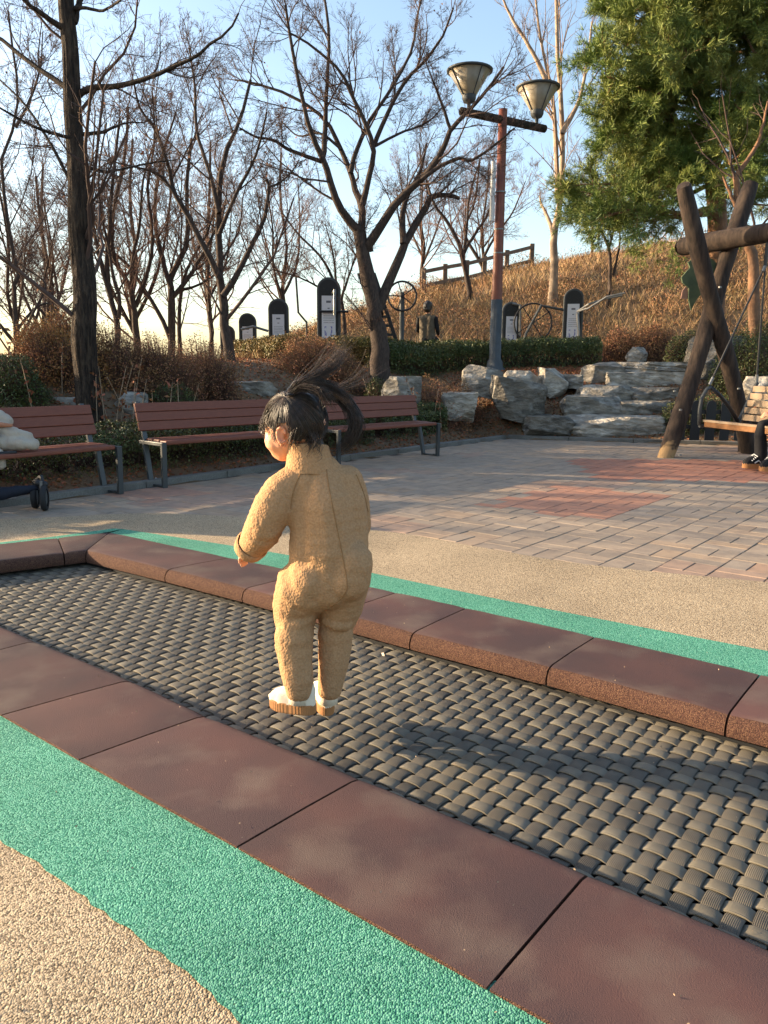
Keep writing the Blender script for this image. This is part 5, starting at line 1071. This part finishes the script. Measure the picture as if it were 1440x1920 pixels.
# ears
for sg in (1, -1):
    n = 14; ctr = hc + side * .082 * sg + upv * -.024 + fdir * -.0; outer = []
    for k in range(n):
        a = 2.1 * math.pi * k / (n - 1) * .78 + .9; rx, ry = .0145, .023
        outer.append(ctr + fdir * (-.006 - rx * math.cos(a - .6) * .9) + upv * (ry * math.sin(a - .6) * 1.0) + side * sg * (.012 if 2 < k < 11 else .006))
    er = [[(*p, .0052) for p in outer], [(*(ctr + upv * (-.012 - .008 * 0)), .008), (*(ctr + upv * .010 - fdir * .006), .010)], [(*(ctr + upv * -.028 + fdir * .002), .0068), (*(ctr + upv * -.02), .006)]]
    blob('ear', er, .0026, M['ear'], croot, smooth=3)
for sg in (1, -1): 
    p = hc + fdir * .0985 + side * .03 * sg + upv * -.012; V, Fs = ICO[2]; link('eye', np_mesh('eye', V * .009 + p, Fs, True), M['hair'], croot)
p0 = hc + fdir * .098 + upv * -.058; MB().tube([p0 - side * .016, p0 + fdir * .004, p0 + side * .016], .0035, 6).build('mouth', M['puffin'], croot, smooth=True)
# hair: cap + strands
V, Fs = ICO[5]; ax = np.array([.099, .0955, .097])
def cap_pt(D, k=1.0): return hc + fdir * (-.004) + upv * .012 + (np.outer(D[:, 0] * ax[0], fdir) + np.outer(D[:, 1] * ax[1], side) + np.outer(D[:, 2] * ax[2], upv)) * k
def is_hair(D):
    f, s, u_ = D[:, 0], D[:, 1], D[:, 2]; a = np.abs(s)
    line = np.where(f > .80, .22 - .1 * a, np.where(f > .28, -.22 + (f - .28) * .6, np.where(f > .10, -.42, np.where(f > -.25, -.05, -.62))))
    return u_ > line
hk = is_hair(V); keep = np.array([hk[f].all() for f in Fs]); F2 = Fs[keep]; used = np.unique(F2); mp_ = -np.ones(len(V), int); mp_[used] = np.arange(len(used))
link('hair_cap', np_mesh('hair_cap', cap_pt(V[used]), mp_[F2], True), M['hair'], croot)
tieL = np.array([-.10, .62, .78]); tieR = np.array([-.35, -.55, .78]); tieL /= np.linalg.norm(tieL); tieR /= np.linalg.norm(tieR)
n = 1500; D = unit(6000); D = D[is_hair(D)][:n]; tgt = np.where((D[:, 1] > .02)[:, None], tieL, tieR); K = 12; T_ = np.linspace(0, 1, K)[None, :, None]
om = np.arccos(np.clip(np.sum(D * tgt, 1), -1, 1))[:, None, None] + 1e-5; Sl = (np.sin((1 - T_) * om) * D[:, None] + np.sin(T_ * om) * tgt[:, None]) / np.sin(om)
lift = 1.012 + .03 * rng.random((len(D), 1)) * np.sin(np.linspace(0, math.pi, K))[None] + .012 * rng.normal(size=(len(D), K)) * .3
PS = np.stack([cap_pt(Sl[:, k]) for k in range(K)], 1); ctr_ = hc + upv * .012; PS = ctr_ + (PS - ctr_) * lift[:, :, None]
parts = [tubes(PS, np.tile(np.linspace(.0007, .0011, K), (len(PS), 1)), 3)]
# loose baby hairs at the hairline / nape
i = rng.choice(len(D), 260); st = PS[i, 0]; dn = np.stack([st, st + unit(260) * .006 + fdir * .006 - upv * .012, st + unit(260) * .014 + fdir * .008 - upv * .026], 1); parts.append(tubes(dn, np.tile([.0009, .0007, .0003], (260, 1)), 3))
def lock(guide, n, spread0, spread1, r=.0009, fly=.0):
    K = 18; G = smooth_line([cp(x, y, dy) - co for x, y, dy in guide], K); off = rng.normal(size=(n, 1, 3)); t = np.linspace(0, 1, K)[None, :, None]
    wv = rng.normal(size=(n, 1, 3)) * np.sin(t * math.pi * rng.uniform(1, 2.2, (n, 1, 1)) + rng.uniform(0, 6, (n, 1, 1))) * .008
    cut = rng.uniform(.7, 1.0, (n, 1, 1)); tt = t * cut * (K - 1); ii = np.minimum(tt.astype(int), K - 2)[:, :, 0]; ff = tt - ii[:, :, None]; Gp = G[ii] * (1 - ff) + G[ii + 1] * ff
    P = Gp + off * (spread0 + (spread1 - spread0) * t ** 1.3) + wv * t + rng.normal(size=(n, 1, 3)) * fly * t ** 2
    parts.append(tubes(P, np.tile(np.concatenate([np.full(8, r), np.linspace(r, r * .25, K - 8)]), (n, 1)), 3))
tL = (545, 738, -.035); tR = (596, 742, .06)
lock([tL, (552, 724, -.04), (570, 712, -.04), (597, 706, -.03), (622, 692, -.02), (640, 672, 0), (648, 652, .02)], 120, .0035, .006)
lock([tL, (560, 722, -.04), (590, 718, -.05), (620, 726, -.04), (648, 744, -.03), (662, 756, -.02)], 150, .004, .007)
lock([tL, (565, 726, -.04), (600, 732, -.06), (615, 750, -.06), (622, 764, -.05)], 130, .005, .010)
lock([tR, (622, 736, .05), (650, 750, .04), (667, 778, .03), (671, 803, .03), (660, 826, .03), (636, 843, .03)], 260, .005, .009)
lock([tR, (630, 742, .05), (655, 768, .04), (664, 795, .03), (652, 822, .03), (628, 850, .03)], 150, .006, .012)
lock([tR, (630, 728, .05), (665, 716, .05), (695, 700, .05), (720, 680, .06)], 36, .004, .014, .0007, .015)
lock([tL, (560, 718, -.04), (600, 690, -.02), (640, 650, .0), (660, 632, .02)], 36, .004, .014, .0007, .015)
lock([(503, 778, -.0), (498, 790, 0), (496, 803, .0), (500, 818, .0)], 60, .006, .007, .0008); lock([(520, 800, -.035), (517, 815, -.03), (519, 830, -.03)], 40, .004, .004, .0008); lock([(585, 815, -.05), (590, 830, -.05), (580, 842, -.05)], 90, .012, .014, .0008); lock([(560, 805, -.055), (553, 825, -.05), (552, 838, -.05)], 50, .012, .012, .0007)
Vh, Qh = merge(parts); link('hair', np_mesh('hair', Vh, Qh, True), M['hair'], croot)
for tp, dy in ((tL, 0), (tR, 0)):
    p = cp(*tp) - co; blob('hair_tie', [[(p[0] + .009 * math.cos(k), p[1] + .009 * math.sin(k), p[2] - .001, .005) for k in np.linspace(0, 6.3, 12)]], .003, M['navy'], croot, smooth=2)
sl_ = empty('shoe', tuple(np.zeros(3))); sl_.parent = croot; sr_ = empty('shoe', (0, 0, 0)); sr_.parent = croot
hL = cp(592, 1338, -.03) - co; shoe(sl_, hL, (-.93, .36), .163, M['canvas'], M['gum'], pitch=.03); hR = cp(616, 1343, .025) - co; shoe(sr_, hR, (-.30, .95), .160, M['canvas'], M['gum'], pitch=-.04)
for c_, r_ in ((cp(561, 1300, -.02) - co, .034), (cp(616, 1302, .05) - co, .031)): MB().tube([Vector(c_) + Vector((0, 0, -.03)), Vector(c_) + Vector((0, 0, .03))], r_, 14).build('sock', M['canvas'], croot, smooth=True)

# ------------------------------------------------------------------ other people
def person_seated(loc, face, seat_h, name, label, top, sleeve, legs_m, shoe_m, shoe_s, hairc=True, sc=1.0):
    rt = empty(name, loc, math.atan2(face[1], face[0]) - math.pi / 2); tag(rt, label, 'person')
    q = lambda *r: [(x * sc, y * sc, z * sc, rr * sc) for x, y, z, rr in r]   # local: y forward, x right
    hp_ = seat_h + .10
    legs = []
    for s in (-1, 1): legs.append(q((s * .09, 0, hp_, .09), (s * .11, .22, hp_ + .01, .082), (s * .115, .42, hp_, .06), (s * .115, .44, hp_ - .12, .068), (s * .115, .42, .28, .072), (s * .115, .40, .10, .072)))
    tor = [q((-.07, 0, hp_, .11), (-.07, -.02, hp_ + .25, .105), (-.09, -.03, hp_ + .44, .09)), q((.07, 0, hp_, .11), (.07, -.02, hp_ + .25, .105), (.09, -.03, hp_ + .44, .09)), q((-.16, -.03, hp_ + .48, .055), (.16, -.03, hp_ + .48, .055))]
    arms = [q((s * .2, -.03, hp_ + .47, .058), (s * .24, .0, hp_ + .22, .05), (s * .2, .2, hp_ + .14, .042), (s * .17, .28, hp_ + .13, .035)) for s in (-1, 1)]
    head = [q((0, .0, hp_ + .5, .055), (0, .01, hp_ + .6, .05)), q((0, .01, hp_ + .70, .095), (0, .02, hp_ + .74, .10)), q((0, .05, hp_ + .67, .06)), q((0, .105, hp_ + .69, .014))] + [q((s * .09, .01, hp_ + .70, .018)) for s in (-1, 1)]
    hands = []
    for s in (-1, 1):
        hands += [[tuple(v * sc for v in p) for p in c] for c in hand((s * .17, .30, hp_ + .13), (0, 1, -.3), (s * 1., 0, 0), 1.7)]
    body = blob('body', head + [thin(c, .62) for c in tor + legs + arms] + hands, .011, M['skin'], rt, smooth=4)
    blob('trousers', legs + [q((-.08, 0, hp_, .115), (.08, 0, hp_, .115))], .014, legs_m, rt, smooth=4)
    blob('vest' if top is M['vest'] else 'jacket', [thin(c, 1.08) for c in tor] + [q((0, 0, hp_ + .53, .07))], .014, top, rt, smooth=4, disp=(lambda V: .006 * np.abs(np.sin((V[:, 0] + V[:, 2]) * 32) * np.sin((V[:, 0] - V[:, 2]) * 32))) if top is M['vest'] else None)
    blob('sleeves', arms, .012, sleeve, rt, smooth=4)
    blob('hair', [q((0, -.015, hp_ + .73, .112), (0, .0, hp_ + .765, .108)), q((0, -.04, hp_ + .68, .09))], .012, M['hair'], rt, smooth=3, disp=lambda V: .012 * np.array([mnoise.noise(tuple(v * 28)) for v in V]))
    for s in (-1, 1):
        e_ = empty('shoe', (0, 0, 0)); e_.parent = rt; shoe(e_, (s * .115 * sc, .33 * sc, 0.0), (s * .1, 1), .28, shoe_m, shoe_s, lace=True)
    return rt
pp_ = at(801, 640, 18.3); person_seated((pp_[0], pp_[1], float(zt(pp_[0], pp_[1])) + .02), (.35, 1), .42, 'person', 'person in a quilted khaki vest and black sleeves behind the terrace hedge', M['vest'], M['cloth'], M['cloth'], M['black'], M['white'])
st_ = empty('exercise_seat', (pp_[0], pp_[1], float(zt(pp_[0], pp_[1])))); tag(st_, 'low exercise seat under the person in the khaki vest', 'seat'); MB().box((0, 0, .40), (.4, .4, .06)).build('seat', M['black'], st_, bevel=.02); MB().box((0, 0, .18), (.1, .1, .38)).build('post', M['darkgrey'], st_)
sp_ = sf + a2 * .46 + b2v * 1.2; person_seated((sp_.x + O[0], sp_.y + O[1], .02), (-a2.x, -a2.y), .40, 'person', 'person in black trousers and sneakers sitting on the swing, only the legs in view', M['cloth'], M['cloth'], M['cloth'], M['cloth'], M['gum'])

# ------------------------------------------------------------------ jacket and stroller on the left
jp = at(5, 850, 6.75); jq = r1 - dl * .86 + np.array([-.8, .6]) * .14; jr = empty('jacket', (jq[0], jq[1], .45)); tag(jr, 'cream padded jacket bundled on the left bench', 'jacket')
def jl(pts): return [(x, y, z, r) for x, y, z, r in pts]
blob('padded_rolls', [jl([(-.30, .05, .07, .07), (-.1, -.02, .06, .065), (.08, -.03, .055, .055), (.14, .04, .05, .05)]), jl([(-.3, .1, .18, .07), (-.12, .03, .17, .06), (.0, .0, .14, .05), (.10, .03, .11, .04)]), jl([(-.32, .12, .28, .07), (-.16, .1, .27, .055), (-.08, .09, .23, .045)]), jl([(-.2, -.12, .0, .06), (-.08, -.14, -.02, .055), (-.05, -.15, -.10, .04)]), jl([(-.25, -.08, .12, .06), (-.12, -.1, .1, .055)])], .012, M['puffy'], jr, smooth=2,
     disp=lambda V: .008 * np.array([mnoise.noise(tuple(v * 16)) for v in V]) - .005 * np.exp(-((V[:, 0] * 14) % 1.0 - .5) ** 2 * 60))
blob('lining', [jl([(-.2, -.02, .215, .028), (-.06, -.05, .21, .022), (.0, -.03, .205, .015)])], .008, M['puffin'], jr, smooth=2); blob('strap', [jl([(-.25, -.16, -.0, .02), (-.05, -.17, -.01, .02), (.06, -.13, .0, .016)])], .008, M['black'], jr)
wp = g(82, 957); sr = empty('stroller', (wp[0], wp[1], 0)); tag(sr, 'front of a dark stroller with a small black wheel at the left edge', 'stroller')
def sv(px, py, Yd): return Vector(at(px, py, Yd)) - Vector((wp[0], wp[1], 0))
wh = empty('front_wheel', (0, 0, 0)); wh.parent = sr
ws = wp[1]
def wheel(x, dy, r=.10):
    c = sv(x, 957, ws + dy); c.z = r; prof = []
    nseg = 28; ax_ = Vector((.97, .25, 0)).normalized(); fw_ = Vector((-ax_.y, ax_.x, 0))
    def rg(rad, off): return [c + ax_ * off + fw_ * (rad * math.cos(2 * math.pi * k / nseg)) + Vector((0, 0, rad * math.sin(2 * math.pi * k / nseg))) for k in range(nseg)]
    def loft(rs, nm, m, par):
        V = sum([rg(a, b) for a, b in rs], []); MB().add(V, [(i * nseg + j, i * nseg + (j + 1) % nseg, (i + 1) * nseg + (j + 1) % nseg, (i + 1) * nseg + j) for i in range(len(rs) - 1) for j in range(nseg)]).build(nm, m, par, smooth=True)
    loft([(.068, -.02), (.09, -.022), (r, -.012), (r, .012), (.09, .022), (.068, .02)], 'tyre', M['tyre'], wh); loft([(.0, -.016), (.03, -.018), (.069, -.012), (.069, .012), (.03, .018), (0, .016)], 'rim', M['darkgrey'], wh); return c
c1_ = wheel(85, 0.0); c2_ = wheel(68, .1, .095)
MB().tube([c1_ + Vector((0, .03, 0)), c1_ + Vector((-.03, .06, .10)), c1_ + Vector((-.05, .08, .17))], .016, 8).build('fork', M['black'], sr); MB().tube([c2_, c2_ + Vector((.0, 0, .12)), c1_ + Vector((-.05, .08, .16))], .016, 8).build('fork', M['black'], sr)
blob('fork_head', [[(*sv(70, 905, ws + .06), .03), (*sv(84, 908, ws + .05), .028)], [(*sv(66, 902, ws + .06), .018), (*sv(74, 903, ws + .06), .018)]], .008, M['black'], sr); MB().tube([sv(77, 902, ws + .02), sv(77, 916, ws + .02)], .012, 8).build('axle_cap', M['grey'], sr)
blob('padded_frame', [[(*sv(68, 915, ws + .06), .025), (*sv(40, 920, ws + .02), .042), (*sv(0, 926, ws - .02), .055), (*sv(-70, 932, ws - .1), .06), (*sv(-160, 925, ws - .2), .05)]], .012, M['navy'], sr, smooth=3, disp=lambda V: .008 * np.array([mnoise.noise(tuple(v * 14)) for v in V]))
for a, b in (((-160, 925, -.2), (-230, 760, .2)), ((-160, 925, -.2), (-300, 945, .3))): MB().tube([sv(a[0], a[1], ws + a[2]), sv(b[0], b[1], ws + b[2])], .016, 8).build('frame_tube', M['black'], sr)
blob('seat', [[(*sv(-220, 860, ws + .1), .12), (*sv(-300, 800, ws + .25), .14), (*sv(-330, 700, ws + .3), .12)]], .025, M['navy'], sr); c3 = wheel(-280, .2, .13)
# bits of litter on the plaza and mat
for px, py, s, lab in ((300, 905, .02, 'crumpled clear wrapper under the middle bench'),):
    p = g(px - 13, py + 1); V, Fs = ICO[2]; V = V * s * (1 + .5 * rng.normal(size=(len(V), 1)) * .4); o = link('wrapper', np_mesh('wrapper', V, Fs), M['white']); o.location = (p[0], p[1] + .1, .018); tag(o, lab, 'wrapper')
for px, py, lab in ((718, 1227, 'pale paper scrap on the mat beside the far border'), (1240, 1400, 'small yellow leaf on the mat right of the child shadow'), (1382, 1425, 'tiny yellow leaf on the mat near the right edge')):
    p = g(px, py, ZM + .012); V, Q = leaves(np.zeros((1, 3)), .022 if px > 1000 else .04, .6, np.array([[0, 0, 1.]])); o = link('dry_leaf' if px > 1000 else 'paper_scrap', np_mesh('leaf', V, Q), M['slat'] if px > 1000 else M['puffy']); o.location = tuple(p); tag(o, lab, 'leaf' if px > 1000 else 'paper')
# copies must not share the source label 'x y z w'
for o in bpy.data.objects:
    if o.get('label') == 'x y z w': o['label'] = 'bare tree standing in the wood'

# grit and leaf crumbs on the border tiles, the mat and the green strip
gn = 420; t1 = rng.uniform(-2.6, 3.2, gn); t2 = rng.uniform(.5, 3.2, gn); C = np.stack([E1[0] * t1 + NN[0] * t2, E1[1] * t1 + NN[1] * t2, np.full(gn, .026)], 1)
far_in = np.array([(p - FI[4]) @ NN for p in C[:, :2]]); near_in = np.array([(p - NI[4]) @ NN for p in C[:, :2]]); onmat = (far_in < 0) & (near_in > 0); onb = ~onmat & (far_in < .45) & (near_in > -.44); C[onmat, 2] = ZM + .011; C[~onmat & ~onb, 2] = .013
V, Q = leaves(C, .006, .7, np.tile([0, 0, 1.], (gn, 1)), .8); tag(link('grit', np_mesh('grit', V, Q), M['slat']), 'scattered grit and leaf crumbs on the trampoline surround', 'grit', kind='stuff')
